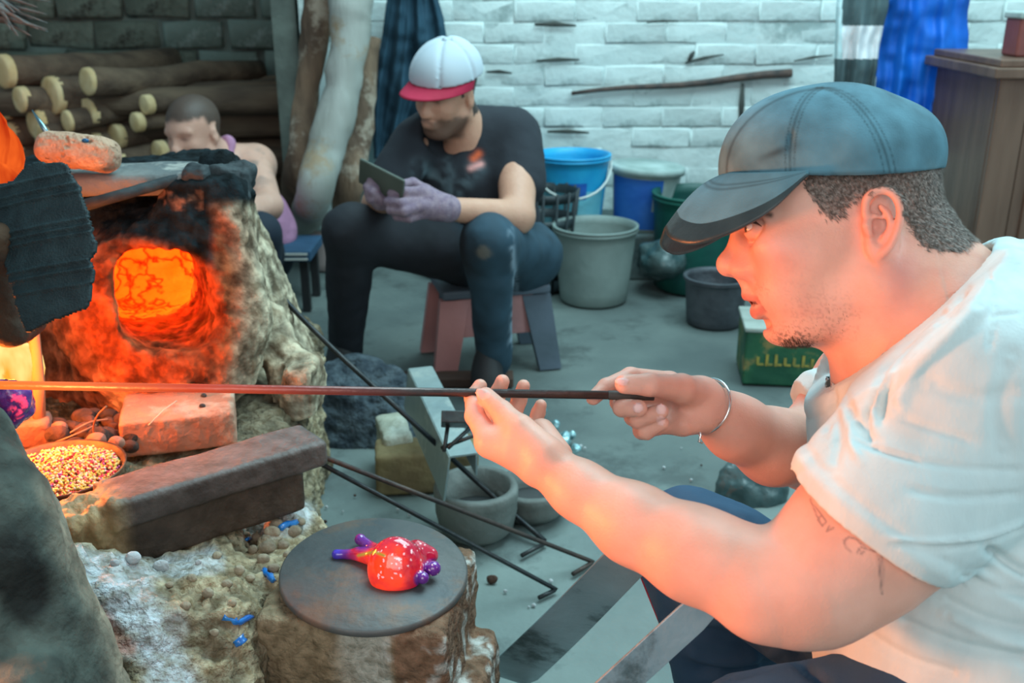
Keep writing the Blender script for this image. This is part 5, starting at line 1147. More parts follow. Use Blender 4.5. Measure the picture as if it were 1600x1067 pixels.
# peak: a curved stiff sheet
M['patch'] = mat('dark_leather', (.018,.035,.042), (.03,.055,.062), .38, 30, .3, 300, bdist=.001)
inn = [(1264,268,.0895),(1217,270,.080),(1174,271,.060),(1145,271,.033),(1137,271,0)]
out = [(1262,273,.0925),(1208,326,.091),(1150,360,.079),(1088,381,.058),(1050,374,.034),(1040,357,0)]
ci = bez([P(x, y, dm-v) for x, y, v in inn], 12); co = bez([P(x, y, dm-v) for x, y, v in out], 12)
def resamp(c, n):
    c = np.array(c); L = np.concatenate([[0], np.cumsum(np.linalg.norm(np.diff(c, axis=0), axis=1))]); t = np.linspace(0, L[-1], n); return np.stack([np.interp(t, L, c[:, k]) for k in range(3)], 1)
nU, nT = 44, 26; I_, O_ = resamp(ci, nU), resamp(co, nU)
def mirr(p): v = (p-P(1136, 277, dm))@FW; return p-2*v*FW
I_ = np.concatenate([I_, np.array([mirr(p) for p in I_[::-1][1:]])]); O_ = np.concatenate([O_, np.array([mirr(p) for p in O_[::-1][1:]])])
m_ = len(I_); V = []
for j in range(nT):
    t = j/(nT-1)
    for i in range(m_):
        u = abs(i-(m_-1)/2)/((m_-1)/2); p = I_[i]*(1-t)+O_[i]*t+UP*(.010*math.sin(math.pi*t)*(1-u**2))
        V.append(p)
V = np.array(V); G = np.array([(j*m_+i, (j+1)*m_+i, (j+1)*m_+i+1, j*m_+i+1) for j in range(nT-1) for i in range(m_-1)])
fm = np.array([1 if j >= int(nT*.80) else 0 for j in range(nT-1) for i in range(m_-1)])
tt = np.repeat(np.linspace(0, 1, nT), m_)
cc = np.tile((.085,.20,.25), (len(V), 1))*(1+.5*vnoise(V, 30, 4, 4))[:, None]
for lt in (.28, .36, .70): cc *= (1-.45*np.exp(-((tt-lt)/.012)**2))[:, None]
o = mesh_obj('brim', V, G, None, CP, col=cc, mats=[M['cap'], M['patch']], fm=fm)
sd = o.modifiers.new('thick', 'SOLIDIFY'); sd.thickness = .0032; sd.offset = 0
# ---- T-shirt ------------------------------------------------------------------
s = Sdf(np.array([P(1225, 0, .80)[0]-.02, P(1500, 800, .74)[1]-.06, P(1500, 1110, 1.0)[2]-.03]), np.array([P(1700, 0, 1.0)[0]+.08, P(1500, 500, 1.24)[1]+.06, P(1560, 360, 1.0)[2]+.05]), .0029)
s.ell(P(1484, 660, 1.0), (.132, .155, .170), k=0)
s.ell(P(1500, 900, 1.0), (.142, .19, .170), k=.06)
s.ell(P(1530, 1060, 1.0), (.150, .13, .165), k=.05)
s.cone(P(1500, 545, 1.0), P(1575, 520, 1.0), .085, .09, .05)
s.cone(P(1530, 520, .90), P(1500, 590, .85), .075, .082, .05)
s.cone(P(1500, 520, 1.10), P(1420, 600, 1.20), .07, .078, .05)
s.cone(P(1570, 470, .97), P(1600, 520, .90), .045, .06, .04); s.cone(P(1570, 470, 1.03), P(1600, 520, 1.1), .045, .06, .04)
s.ell(P(1375, 610, 1.06), (.055, .06, .07), k=.05)
Tor = s.F.copy()
# near sleeve: wide and loose towards its hem
s.cone(P(1530, 620, .86), P(1362, 792, .846), .082, .0735, .03)
s.cone(P(1540, 700, .87), P(1405, 800, .845), .070, .070, .03)
# far sleeve
s.cone(P(1420, 600, 1.19), P(1300, 655, 1.22), .074, .064, .03)
rgf = np.random.RandomState(11)
# folds from the neck to the armpit and across the sleeve
# openings: the hems are clean cuts, the skin inside stands up through them
def cutsleeve(p0, n, c, r, m_):
    n = n/np.linalg.norm(n); sl, g = s.box(c-r, c+r); d = (g[0]-p0[0])*n[0]+(g[1]-p0[1])*n[1]+(g[2]-p0[2])*n[2]
    s.F[sl] -= .0022*np.exp(-((d+.014)/.006)**2)-.0016*np.exp(-((d+.024)/.0022)**2)
    s.F[sl] = np.maximum(s.F[sl], np.minimum(d, Tor[sl]-m_))
nh = P(1160, 1150, .80)-P(1372, 828, .80); nh /= np.linalg.norm(nh); cutsleeve(P(1372, 828, .846), nh+FW*.27, P(1350, 880, .82), .17, .0)
cutsleeve(P(1258, 650, 1.22), P(1100, 690, 1.21)-P(1262, 650, 1.21), P(1225, 690, 1.21), .13, .0)
A_, B_, C_ = P(1533, 410, .93), P(1314, 606, .94), P(1338, 550, 1.07); n_ = np.cross(B_-A_, C_-A_); n_ /= np.linalg.norm(n_); n_ = n_ if n_@(P(1300, 400, 1.0)-A_) > 0 else -n_
sl_, g_ = s.box(P(1425, 470, .95)-.26, P(1425, 470, .95)+.26); dp = (g_[0]-A_[0])*n_[0]+(g_[1]-A_[1])*n_[1]+(g_[2]-A_[2])*n_[2]
dq = 1.115-((g_[0]-CAM[0])*FW[0]+(g_[1]-CAM[1])*FW[1]+(g_[2]-CAM[2])*FW[2])
s.F[sl_] -= .0012*np.exp(-((dp+.006)/.005)**2)-.0016*np.exp(-((dp+.0145)/.0022)**2)
s.F[sl_] = np.maximum(s.F[sl_], np.minimum(dp, dq))
nb = Sdf(s.lo, s.lo+s.n*s.h, s.h); nb.F = np.full(s.F.shape, .5, dtype=np.float32); nb.n = s.n.copy(); neckbody(nb, .0045)
s.F[sl_] = np.maximum(s.F[sl_], np.minimum(-nb.F[sl_], dp+.035)); del nb
V, Q = s.mesh(1); N = normals(V, Q)
V = V+N*(vnoise(V, 26, 2, 3)*.0016)[:, None]
V = press(V, Q, [([(1512,452),(1470,498),(1420,545),(1390,590),(1377,640),(1376,658)], 5.0, .0075), ([(1480,478),(1430,522),(1385,572),(1358,640),(1352,676)], 6, .006), ([(1500,482),(1452,530),(1412,568),(1396,602)], 4, .003),
    ([(1467,500),(1406,560),(1369,630),(1364,660)], 7, -.005), ([(1530,480),(1480,530),(1430,580),(1402,640)], 11, -.006), ([(1336,688),(1390,708),(1440,722)], 4, .003), ([(1400,650),(1450,668),(1520,690)], 6, .0025), ([(1440,722),(1520,732),(1600,735)], 5, .002),
    ([(1420,765),(1500,777),(1600,772)], 6, .0025), ([(1390,842),(1470,846),(1540,838),(1600,815)], 4.5, -.0036), ([(1392,851),(1472,855),(1542,847),(1600,825)], 4.5, .0022), ([(1545,425),(1553,480),(1546,545)], 3.5, .0028), ([(1548,493),(1600,488)], 3.5, .002),
    ([(1543,858),(1575,880),(1610,898)], 7, .009), ([(1500,902),(1560,922),(1610,928)], 9, .005), ([(1470,935),(1540,968),(1610,985)], 9, .005), ([(1400,968),(1500,1008),(1610,1030)], 9, .005), ([(1345,985),(1420,1030),(1500,1055)], 9, .0045), ([(1480,960),(1560,1000),(1610,1010)], 9, -.004),
    ([(1318,622),(1342,665),(1368,692)], 8, .006), ([(1300,625),(1310,680),(1302,730)], 8, .004), ([(1292,560),(1300,620),(1288,680)], 6, .004), ([(1335,640),(1330,690),(1345,720)], 6, -.003), ([(1450,600),(1520,620),(1600,612)], 12, .003), ([(1580,560),(1560,640),(1570,700)], 14, .003)])
mesh_obj('tshirt', V, Q, M['tee'], WK)
# ---- trousers and shoes ----------------------------------------------------------
s = grid_for([P(1000, 790, 1.30), P(1640, 1180, .8), P(1000, 1400, 1.3), P(1000, 1100, 1.1), P(1640, 1180, 1.15), P(1160, 1400, .95)], .12, .006)
hip1, hip2 = P(1600, 1230, .94), P(1540, 1160, 1.12)
s.cone(hip1, hip2, .11, .11, .05)
kn2 = P(1080, 850, 1.30); ft2 = np.array([kn2[0]+.09, kn2[1]+.02, .09])
s.cone(P(1500, 1080, 1.13), kn2, .092, .066, .04); s.cone(kn2, ft2, .070, .062, .03); s.cone(kn2+RX*.06-UP*.02, ft2+RX*.03+UP*.05, .06, .06, .03)
kn1 = P(1190, 1180, .96); ft1 = np.array([kn1[0]+.06, kn1[1]+.05, .09])
s.cone(P(1500, 1150, .93), kn1, .105, .072, .03); s.cone(kn1, ft1, .072, .052, .03)
for pts, w_, a_ in [([(1100,1000,.93),(1150,1010,.92),(1200,1030,.92)], .009, -.005), ([(1090,1030,.93),(1150,1045,.92),(1190,1040,.92)], .008, .005), ([(1060,985,.95),(1110,990,.93),(1130,1060,.93)], .009, .005), ([(1240,1000,.90),(1250,1040,.88),(1240,1080,.87)], .01, .012), ([(1130,960,.97),(1180,975,.95),(1230,960,.93)], .01, .006)]:
    s.fold([P(*p_) for p_ in bez(pts, 3)], w_, a_)
V, Q = s.mesh(1); N = normals(V, Q); V = V+N*(vnoise(V, 18, 6, 3)*.006)[:, None]
V = press(V, Q, [([(1085,985),(1120,992),(1165,1010),(1205,1005)], 8, .010), ([(1070,1015),(1110,1030),(1160,1035),(1210,1020)], 8, -.008), ([(1085,1045),(1140,1052),(1190,1040)], 8, .009), ([(1130,960),(1175,985),(1200,1040)], 8, .008), ([(1060,930),(1085,960),(1130,975)], 9, -.007), ([(1235,1000),(1250,1035),(1290,1067)], 8, .012), ([(1040,800),(1110,792),(1180,815)], 10, -.004)])
mesh_obj('trousers', V, Q, M['navy'], WK)
off = -RX*.062
mesh_obj('side_piping', *tube([kn2+np.array([-.068, 0, -.03]), (kn2+ft2)/2+[-.058, -.0, 0], ft2+np.array([-.048, 0, .02])], .0045, 6), M['red'], WK)
M['shoe'] = mat('black_shoe', (.015,.015,.018), (.03,.03,.03), .6)
for f_ in (ft1, ft2): blob('shoe', f_+np.array([-.07, 0, -.045]), (.14, .05, .048), M['shoe'], 3, .05, 10, parent=WK)
# bracelet
M['silver'] = mat('silver', (.75,.8,.82), None, .22, metal=1)
BR = frame(P(1150, 660, 1.12)-P(1060, 620, 1.07), FW); bc_ = P(1104, 634, 1.097)
mesh_obj('bracelet', *tube([bc_+BR[0]*.034*math.cos(a)+BR[1]*.031*math.sin(a) for a in np.linspace(0, 2*math.pi, 36, endpoint=False)], .0017, 8, True), M['silver'], WK)
mesh_obj('bracelet_charm', *tube([P(1092, 668, 1.07), P(1095, 680, 1.068), P(1092, 690, 1.068), P(1098, 692, 1.068)], .0014, 6), M['silver'], WK)
# seat under him
M['woodseat'] = mat('old_wood', (.16,.11,.07), (.09,.065,.045), .8, 6, .3, 40)
e = empty('low_bench', 'low wooden bench under the worker in the pale T-shirt', 'bench'); bc0 = np.array([P(1600, 1100, 1.0)[0], P(1600, 1100, 1.0)[1], 0]); zt = P(1560, 1100, 1.0)[2]-.13
bevel(mesh_obj('seat', *boxv(bc0+[0, 0, max(.12, zt)], (.16, .24, .018)), M['woodseat'], e, smooth=False), .005)
for i in (-1, 1):
    for j in (-1, 1): mesh_obj('leg', *boxv(bc0+[i*.12, j*.18, max(.12, zt)/2-.008], (.02, .02, max(.12, zt)/2-.009)), M['woodseat'], e, smooth=False)
print('BENCH z', zt)
# ---- the long rod in his hands ------------------------------------------------------
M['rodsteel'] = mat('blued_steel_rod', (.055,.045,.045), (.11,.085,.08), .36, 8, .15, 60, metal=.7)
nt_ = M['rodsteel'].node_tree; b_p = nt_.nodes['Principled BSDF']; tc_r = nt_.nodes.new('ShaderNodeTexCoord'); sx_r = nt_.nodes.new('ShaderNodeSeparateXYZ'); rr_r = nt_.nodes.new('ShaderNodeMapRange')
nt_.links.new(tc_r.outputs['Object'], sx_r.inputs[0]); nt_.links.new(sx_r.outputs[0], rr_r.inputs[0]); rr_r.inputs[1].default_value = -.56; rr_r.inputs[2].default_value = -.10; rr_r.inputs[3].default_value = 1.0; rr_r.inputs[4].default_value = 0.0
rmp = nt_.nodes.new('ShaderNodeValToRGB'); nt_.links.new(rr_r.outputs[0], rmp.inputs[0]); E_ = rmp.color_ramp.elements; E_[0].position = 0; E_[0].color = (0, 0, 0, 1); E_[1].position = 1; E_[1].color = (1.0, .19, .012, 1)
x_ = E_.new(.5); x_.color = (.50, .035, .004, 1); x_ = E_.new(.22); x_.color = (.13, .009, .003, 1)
nt_.links.new(rmp.outputs[0], b_p.inputs['Emission Color']); b_p.inputs['Emission Strength'].default_value = 1.2   # firelight on the left length, put in as emission fading along the rod
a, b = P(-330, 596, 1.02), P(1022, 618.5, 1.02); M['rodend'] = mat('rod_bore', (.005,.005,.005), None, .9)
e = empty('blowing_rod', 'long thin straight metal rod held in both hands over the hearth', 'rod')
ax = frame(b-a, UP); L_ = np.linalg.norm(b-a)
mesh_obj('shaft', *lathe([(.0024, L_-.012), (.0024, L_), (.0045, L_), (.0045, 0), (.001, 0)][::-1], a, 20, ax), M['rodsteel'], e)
mesh_obj('worn_grip', *lathe([(.0045, L_-.047), (.0049, L_-.046), (.0049, L_-.0005), (.0045, L_)], a, 20, ax), mat('dark_grip', (.03,.028,.026), (.06,.05,.045), .6, 60), e)
# ================================================================== the two men behind
def headbuild(s, c, f, u, k=1.0):
    """generic male head: f forward, u up"""
    f = np.asarray(f, float)/np.linalg.norm(f); u = u-f*(u@f); u /= np.linalg.norm(u); sd = np.cross(f, u); ax = [f, u, sd]
    L = lambda a, b, c_: c+(f*a+u*b+sd*c_)*k
    s.ell(L(-.012, .035, 0), (.098*k, .085*k, .076*k), ax, 0); s.ell(L(.028, -.03, 0), (.062*k, .085*k, .060*k), ax, .03*k)
    s.ell(L(.058, -.098, 0), (.026*k, .022*k, .028*k), ax, .025*k)
    for g in (-1, 1):
        s.ell(L(.052, -.028, .038*g), (.022*k, .016*k, .018*k), ax, .02*k); s.cone(L(.078, .022, .012*g), L(.070, .02, .045*g), .010*k, .009*k, .012*k)
        s.cone(L(.0, -.06, .056*g), L(.05, -.10, .022*g), .018*k, .015*k, .025*k)
        s.ell(L(.082, .002, .031*g), (.014*k, .010*k, .015*k), ax, .012*k, 'sub'); s.sph(L(.068, .001, .031*g), .0125*k, .004*k)
        s.ell(L(-.012, -.012, .077*g), (.016*k, .030*k, .007*k), ax, .008*k); s.ell(L(-.010, -.010, .085*g), (.008*k, .017*k, .006*k), ax, .004*k, 'sub')
    s.chain([L(.084, .008, 0), L(.100, -.028, 0), L(.100, -.036, 0)], [.008*k, .010*k, .013*k], .010*k)
    for g in (-1, 1): s.sph(L(.092, -.038, .012*g), .0085*k, .006*k)
    s.cone(L(.088, -.062, -.018), L(.088, -.062, .018), .007*k, .007*k, .008*k); s.cone(L(.086, -.075, -.015), L(.086, -.075, .015), .008*k, .008*k, .008*k)
    s.cone(L(.094, -.0685, -.018), L(.094, -.0685, .018), .0025*k, .0025*k, .002*k, 'sub')
    return L, ax
def capbuild(name, L, ax, k, mc, mb, parent, flap=.075):
    CP = empty(name); CP.parent = parent
    s = Sdf(L(-.012, .05, 0)-.16*k, L(-.012, .05, 0)+.16*k, .004*k); s.ell(L(-.012, .045, 0), (.110*k, .095*k, .088*k), ax, 0); s.ell(L(.035, .05, 0), (.055*k, .06*k, .065*k), ax, .02*k)
    
    for a in (.55, 1.57, 2.6):
        arc = [L(-.012+.112*math.cos(p_)*math.cos(a), .045+.097*math.sin(p_), .090*math.cos(p_)*math.sin(a)) for p_ in np.linspace(0, math.pi, 15)]; s.fold(arc, .006*k, .006*k)
    s.F = np.maximum(s.F, -(s.F+.013)); s.plane(L(0, .042, 0), -np.asarray(ax[1])); V, Q = s.mesh(1); mesh_obj('crown', V, Q, mc, CP)
    mesh_obj('button', *lathe([(.001, .004), (.006*k, .002), (.007*k, -.003)], L(-.012, .142, 0), 12, frame(ax[1], ax[0])), mc, CP)
    V = []; n = 25; m = 9
    for j in range(m):
        t = j/(m-1)
        for i in range(n):
            a = math.pi*(i/(n-1)-.5)*1.05; r0 = np.array([.098*math.cos(a)-.010, .088*math.sin(a)]); r1 = np.array([(.098+flap)*math.cos(a)**.8 if math.cos(a) > 0 else 0, .088*math.sin(a)]); r1[0] = max(r1[0]-.010, r0[0])
            r = r0*(1-t)+r1*t; V.append(L(r[0], .044-.016*t-.9*r[1]**2*(.6+t), r[1]))
    Q = np.array([(j*n+i, j*n+i+1, (j+1)*n+i+1, (j+1)*n+i) for j in range(m-1) for i in range(n-1)]); o = mesh_obj('brim', np.array(V), Q, mb, CP); q_ = o.modifiers.new('t', 'SOLIDIFY'); q_.thickness = .004; q_.offset = 0
    return CP
M['skin2'] = mat('skin_background', (1, 1, 1), (.9, .86, .84), .5, 20, .2, 200, sss=.1, vcol=True)
SK2 = np.array([.60, .33, .23])
# ---- man with the phone --------------------------------------------------------
MM = empty('person', 'bearded man in red peaked cap and dark T-shirt sitting on a stool looking at phone', 'person')
M['blacktee'] = mat('black_tshirt', (1, 1, 1), None, .9, bump=.25, bscale=120, vcol=True, bdist=.003)
M['trk'] = mat('dark_track_trousers', (1, 1, 1), None, .8, bump=.2, bscale=90, vcol=True, bdist=.003)
M['glove'] = mat('purple_grey_glove', (.20,.14,.20), (.30,.22,.27), .9, 60, .4, 300)
M['capw'] = mat('pale_grey_cap', (.46,.53,.59), (.52,.58,.64), .85, 3, detail=1); M['capr'] = mat('red_cap_peak', (.45,.015,.06), (.35,.01,.04), .8, 12)
f = -RX*.52-FW*.66-UP*.46; u = UP*.86-FW*.34+RX*.10; hc = P(696, 142, 2.76)
s = grid_for([P(640, 60, 2.7), P(760, 230, 2.75), P(690, 150, 2.6), P(700, 150, 2.95), P(840, 350, 2.9), P(580, 330, 2.6)], .10, .0062)
L, ax = headbuild(s, hc, f, u)
s.cone(L(-.03, -.05, 0), P(738, 232, 2.90), .060, .066, .03)
# his left arm
E1, W1 = P(808, 338, 2.76), P(700, 326, 2.60)
s.cone(P(808, 232, 2.90), E1, .062, .048, .02); s.cone(E1, W1, .046, .030, .02)
E2, W2 = P(592, 318, 2.78), P(600, 300, 2.62)
s.cone(P(640, 230, 2.86), E2, .058, .045, .02); s.cone(E2, W2, .042, .032, .02)
s.ell(P(735, 290, 2.95), (.14, .16, .10), None, .05)
V, Q = s.mesh(1); rel = V-hc; lx, ly, lz = rel@ax[0], rel@ax[1], rel@ax[2]
cc = np.tile(SK2, (len(V), 1)); hd_ = np.linalg.norm(rel, axis=1) < .17
hm = hd_ & (((lx < .02+.6*np.maximum(ly, 0)) & (ly > -.005) & (lx > -1)) | ((lx < -.03) & (ly > -.07))) & ~((abs(lz) > .07) & (lx > -.035) & (ly < .03) & (ly > -.05) & (lx < .01))
cc[hm] = (.05, .035, .03)
bm_ = sstep(-.045, -.062, ly+vnoise(V, 60, 3, 2)*.012)*sstep(-.01, .01, lx)*sstep(.14, .12, -ly)*hd_; bm_ = bm_*(1-np.exp(-(((ly+.068)/.010)**2+(lz/.020)**2))*(lx > .07))
cc = cc*(1-.8*bm_[:, None])+np.array([.06, .04, .032])*.8*bm_[:, None]
br_ = np.exp(-((ly-.026)/.006)**2)*(abs(lz) > .012)*(abs(lz) < .052)*(lx > .04)*hd_; cc = cc*(1-.8*br_[:, None])+np.array([.04, .03, .025])*.8*br_[:, None]
ey_ = np.exp(-(((ly-.0)/.005)**2+((abs(lz)-.031)/.012)**2))*(lx > .05)*hd_; cc = cc*(1-.7*ey_[:, None])+np.array([.05, .03, .03])*.7*ey_[:, None]
mesh_obj('body', V, Q, M['skin2'], MM, col=cc)
capbuild('cap', L, ax, 1.06, M['capw'], M['capr'], MM, .075)
# T-shirt
s = grid_for([P(600, 180, 2.8), P(850, 380, 2.8), P(720, 300, 3.15), P(720, 300, 2.7)], .12, .0075)
s.ell(P(738, 262, 2.95), (.19, .17, .12), [RX, UP, FW], 0); s.ell(P(760, 340, 3.0), (.16, .15, .12), None, .06)
s.cone(P(680, 205, 2.88), P(800, 208, 2.92), .075, .075, .05); s.cone(P(805, 220, 2.90), P(812, 285, 2.86), .080, .078, .03)
s.cone(P(650, 225, 2.85), P(612, 285, 2.80), .075, .066, .03)
for pts, w_, a_ in [([(700,230,2.8),(690,280,2.8),(700,340,2.82)], .02, .010), ([(760,240,2.8),(745,300,2.8),(760,350,2.82)], .02, .010), ([(780,230,2.78),(775,270,2.78)], .014, .012)]: s.fold([P(*q_) for q_ in bez(pts, 3)], w_, a_)
s.cone(L(-.03, -.03, 0), L(.02, -.125, 0), .060, .058, .02, 'sub')
V, Q = s.mesh(1); V = V+normals(V, Q)*(vnoise(V, 12, 3, 3)*.008)[:, None]; X, Y, D_ = project(V); n_ = vnoise(V, 30, 4, 3)
cc = np.tile((.020, .024, .032), (len(V), 1)); fr_ = D_ < 2.93
wing = np.maximum(np.exp(-((seg_dist(X, Y, [(655,262),(690,285),(708,300),(725,285),(745,262)]))/12)**2), .8*np.exp(-((seg_dist(X, Y, [(700,250),(708,320)]))/9)**2))*sstep(-.3, .35, n_)*fr_
cc = cc*(1-.65*wing[:, None])+np.array([.16, .24, .28])*.65*wing[:, None]
lo_ = np.exp(-((seg_dist(X, Y, [(740,248),(748,240)]))/5.5)**2)*fr_; cc = cc*(1-lo_[:, None])+np.array([.75, .14, .05])*lo_[:, None]
lo_ = np.exp(-((seg_dist(X, Y, [(735,263),(752,256)]))/4.5)**2)*fr_; cc = cc*(1-lo_[:, None])+np.array([.75, .35, .32])*lo_[:, None]
mesh_obj('tshirt', V, Q, M['blacktee'], MM, col=cc)
# trousers
s = grid_for([P(520, 330, 2.7), P(860, 440, 3.1), P(545, 570, 3.0), P(775, 590, 2.95), P(800, 400, 3.2), P(760, 360, 2.55)], .11, .0085)
K1, K2 = P(764, 378, 2.66), P(548, 362, 2.72); A1, A2 = P(772, 560, 2.90), P(541, 545, 2.98)
s.ell(P(792, 395, 3.02), (.17, .11, .15), None, 0); s.cone(P(820, 405, 3.0), K1, .095, .070, .04); s.cone(P(745, 400, 3.0), K2, .100, .075, .05)
s.cone(K1, A1, .070, .052, .03); s.cone(K2, A2, .072, .050, .03)
s.cone(A1, A1-np.array([0, 0, .02]), .045, .042, .01)
for a_, b_2 in ((K1, A1), (K2, A2)):
    for t in (.25, .5, .72, .88): c = a_+(b_2-a_)*t; s.fold([c-RX*.06-FW*.06, c-RX*.0-FW*.075-UP*(.05*math.sin(t*29)), c+RX*.06-FW*.06+UP*.03*math.cos(t*17)], .014, .006)
V, Q = s.mesh(1); V = V+normals(V, Q)*(vnoise(V, 11, 5, 3)*.008)[:, None]; X, Y, D_ = project(V); n_ = vnoise(V, 20, 4, 3)
cc = np.tile((.014, .016, .022), (len(V), 1)); rt = sstep(705, 760, X+n_*25)[:, None]; cc = cc*(1-rt)+np.array([.020, .050, .075])*rt
cc *= 1+.4*n_[:, None]
sp_ = np.exp(-((seg_dist(X, Y, [(798,360),(806,450),(798,540)]))/4)**2)*sstep(-.4, .2, vnoise(V, 60, 3, 2)); cc = cc*(1-sp_[:, None])+np.array([.25, .33, .40])*sp_[:, None]
du_ = sstep(12, 4, np.hypot(X-758, Y-395)+n_*10)[:, None]; cc = cc*(1-.5*du_)+np.array([.20, .17, .13])*.5*du_
mesh_obj('trousers', V, Q, M['trk'], MM, col=np.clip(cc, .003, 1))
for a_, dx in ((A1, -.01), (A2, .0)):
    c = np.array([a_[0]+dx-.01, a_[1]-.06, .038]); blob('shoe', c, (.048, .12, .042), M['shoe'], 2, .06, 12, .007, MM)
    mesh_obj('ankle', *tube([a_-[0, 0, .0], np.array([a_[0], a_[1], .05])], .036, 12), mat('bare_ankle', (.50,.22,.12), None, .5), MM)
# gloved hands round the phone
def glove(W, pts, parent):
    s = grid_for([W]+[p for ch_ in pts for p in ch_], .04, .0042)
    for ch_ in pts: s.cone(W, ch_[0], .030, .018, .012); s.chain(ch_, [.016, .0135, .0125][:len(ch_)], .004)
    V, Q = s.mesh(0); return mesh_obj('glove', V, Q, M['glove'], parent)
g1 = [[P(655, 312, 2.56), P(628, 318, 2.53), P(606, 315, 2.55)], [P(658, 322, 2.55), P(632, 330, 2.53), P(610, 328, 2.55)], [P(662, 332, 2.57), P(640, 340, 2.55), P(620, 338, 2.56)], [P(660, 300, 2.56), P(635, 300, 2.54), P(612, 302, 2.55)], [P(665, 298, 2.60), P(645, 285, 2.60), P(630, 288, 2.58)]]
glove(W1, g1, MM)
mesh_obj('cuff', *tube([P(702, 326, 2.60), P(672, 323, 2.585)], [.037, .035], 18), M['glove'], MM)
g2 = [[P(598, 305, 2.60), P(588, 292, 2.57), P(580, 283, 2.57)], [P(596, 312, 2.58), P(582, 300, 2.56), P(574, 292, 2.57)], [P(600, 300, 2.62), P(608, 288, 2.60), P(612, 280, 2.58)], [P(592, 318, 2.6), P(580, 310, 2.57), P(576, 302, 2.57)], [P(605, 318, 2.6), P(612, 312, 2.57), P(615, 305, 2.56)]]
glove(W2, g2, MM)
M['phone'] = mat('olive_phone_case', (.06,.075,.06), (.10,.12,.10), .4); e = empty('mobile_phone', 'dark greenish phone held by the bearded man', 'phone')
pc_ = P(596, 283, 2.55); pu = P(625, 298, 2.53)-P(566, 268, 2.57); pu /= np.linalg.norm(pu); pax = frame(np.cross(pu, FW*.6-UP*.8), pu); M['glass'] = mat('phone_glass', (.02,.025,.03), None, .08)
bevel(mesh_obj('case', *boxv(pc_, (.072, .037, .0045), pax), M['phone'], e, smooth=False), .004); mesh_obj('screen', *boxv(pc_+pax[2]*.0052*(1 if pax[2]@UP > 0 else -1), (.067, .033, .0006), pax), M['glass'], e, smooth=False)
# ---- man in the tank top --------------------------------------------------------
BM = empty('person', 'short haired man in pinkish tank top bending forward behind the furnace', 'person')
f = -RX*.38-FW*.76-UP*.42; u = UP*.86-FW*.38-RX*.08; hc = P(302, 207, 3.35)
s = grid_for([P(240, 150, 3.3), P(470, 420, 3.5), P(300, 200, 3.1), P(350, 300, 3.75)], .09, .0075)
L, ax = headbuild(s, hc, f, u, 1.03)
s.cone(L(-.03, -.05, 0), P(345, 262, 3.50), .062, .072, .03)
s.ell(P(352, 315, 3.58), (.17, .19, .13), None, .05); s.cone(P(275, 270, 3.42), P(398, 258, 3.55), .072, .078, .05)
s.cone(P(398, 262, 3.50), P(418, 322, 3.35), .060, .050, .03); s.cone(P(418, 322, 3.35), P(345, 345, 3.10), .048, .034, .02)
s.cone(P(272, 275, 3.42), P(262, 330, 3.25), .058, .046, .03); s.cone(P(262, 330, 3.25), P(310, 350, 3.10), .044, .032, .02)
V, Q = s.mesh(1); rel = V-hc; lx, ly, lz = rel@ax[0], rel@ax[1], rel@ax[2]; cc = np.tile((.66, .38, .29), (len(V), 1)); hd_ = np.linalg.norm(rel, axis=1) < .16
hv_ = np.maximum(sstep(-.006, .010, ly-.052-.0*lx+vnoise(V, 50, 3, 2)*.008)*sstep(.092, .078, lx), sstep(.012, -.008, lx-.35*(ly-.02))*sstep(-.04, -.025, ly))*hd_*~((abs(lz) > .076) & (ly < .03)); cc = cc*(1-hv_[:, None])+np.array([.085, .055, .042])*hv_[:, None]
fe = np.maximum(np.exp(-(((ly-.0)/.006)**2+((abs(lz)-.031)/.012)**2)), np.exp(-(((ly+.07)/.006)**2+(lz/.022)**2)))*(lx > .05)*hd_; cc = cc*(1-.6*fe[:, None])+np.array([.12, .05, .05])*.6*fe[:, None]
be_ = sstep(-.05, -.07, ly)*(lx > 0)*hd_*.4; cc = cc*(1-be_[:, None])+np.array([.12, .08, .07])*be_[:, None]
X, Y, D_ = project(V); tt_ = .55*sstep(0, .3, vnoise(V, 26, 3, 3))*np.exp(-(((X-400)/25)**2+((Y-262)/32)**2)); cc = cc*(1-tt_[:, None])+np.array([.10, .13, .13])*tt_[:, None]
mesh_obj('body', V, Q, M['skin2'], BM, col=cc)
M['tank'] = mat('mauve_tank_top', (.50,.24,.38), (.36,.17,.28), .9, 9, .3, 120)
s = grid_for([P(280, 250, 3.4), P(470, 440, 3.7)], .12, .008); s.ell(P(356, 330, 3.60), (.182, .20, .150), None, 0); s.ell(P(420, 360, 3.66), (.10, .13, .10), None, .05)
s.cone(P(352, 226, 3.46), P(362, 300, 3.42), .038, .05, .03); s.cone(P(300, 262, 3.40), P(310, 300, 3.42), .026, .04, .03)
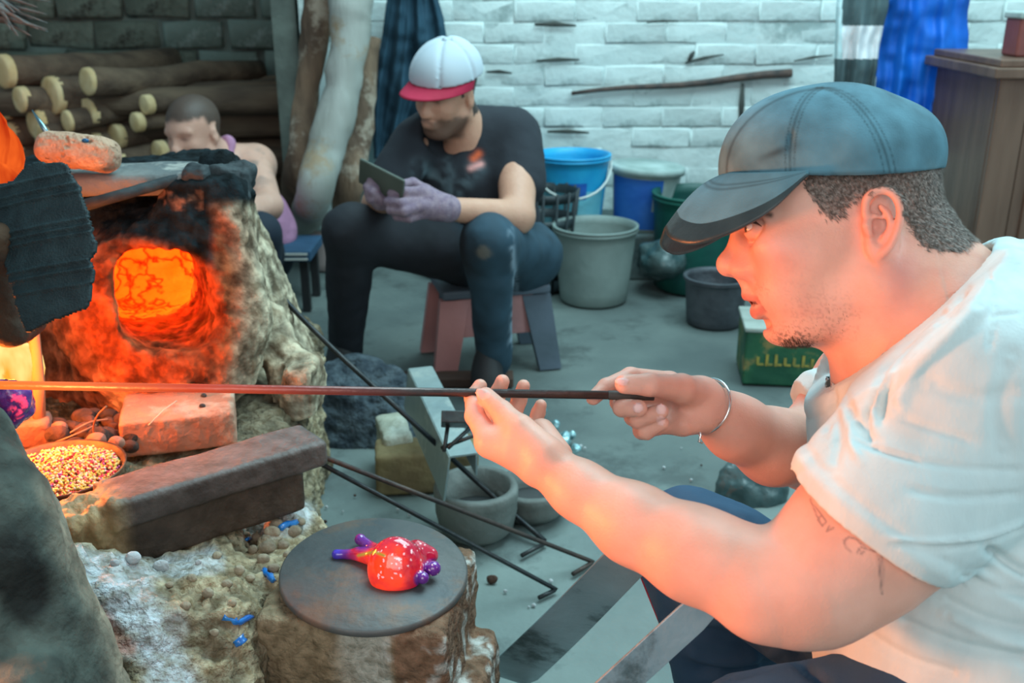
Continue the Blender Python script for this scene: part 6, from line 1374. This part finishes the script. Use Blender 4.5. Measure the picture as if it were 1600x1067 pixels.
s.cone(P(326, 215, 3.40), P(322, 275, 3.40), .062, .058, .02, 'sub'); s.cone(P(398, 248, 3.48), P(415, 300, 3.40), .072, .070, .02, 'sub'); s.cone(P(266, 262, 3.42), P(258, 310, 3.36), .07, .066, .02, 'sub')
V, Q = s.mesh(1); V = V+normals(V, Q)*(vnoise(V, 14, 5, 3)*.008)[:, None]; mesh_obj('tank_top', V, Q, M['tank'], BM)
s = grid_for([P(330, 380, 3.3), P(440, 420, 3.7), P(410, 500, 3.3)], .14, .009); s.ell(P(385, 405, 3.65), (.17, .11, .15), None, 0); kn = P(405, 365, 3.20); s.cone(P(410, 405, 3.6), kn, .085, .066, .03); s.cone(kn, np.array([kn[0], kn[1]+.05, .08]), .066, .05, .03)
kn = P(300, 370, 3.15); s.cone(P(360, 405, 3.6), kn, .085, .066, .03); s.cone(kn, np.array([kn[0], kn[1]+.05, .08]), .066, .05, .03)
V, Q = s.mesh(1); X, Y, D_ = project(V); cc = np.tile((.012, .020, .035), (len(V), 1)); wst = np.exp(-((seg_dist(X, Y, [(418,385),(417,440)]))/2.4)**2)[:, None]; cc = cc*(1-wst)+np.array([.35, .42, .55])*wst
mesh_obj('trousers', V, Q, M['trk'], BM, col=cc)
for x_ in (P(405, 365, 3.20)[0], P(300, 370, 3.15)[0]): blob('shoe', (x_, P(405, 365, 3.2)[1]-.01, .04), (.045, .12, .042), M['shoe'], 2, .06, 12, .008, BM)
e = empty('low_stool', 'dark low stool with pale striped top behind the man in the tank top', 'stool'); sc2 = P(425, 375, 3.62); bevel(mesh_obj('seat', *boxv(sc2-[0, 0, .03], (.16, .12, .02)), M['navy'], e, smooth=False), .006)
for k_ in (-1, 1): mesh_obj('white_stripe', *boxv(sc2+[.0, -.1215, -.03+.009*k_], (.15, .002, .004)), M['palewire'], e, smooth=False)
for i in (-1, 1):
    for j in (-1, 1): mesh_obj('leg', *boxv(np.array([sc2[0]+i*.13, sc2[1]+j*.09, (sc2[2]-.05)/2]), (.014, .014, (sc2[2]-.05)/2)), M['shoe'], e, smooth=False)
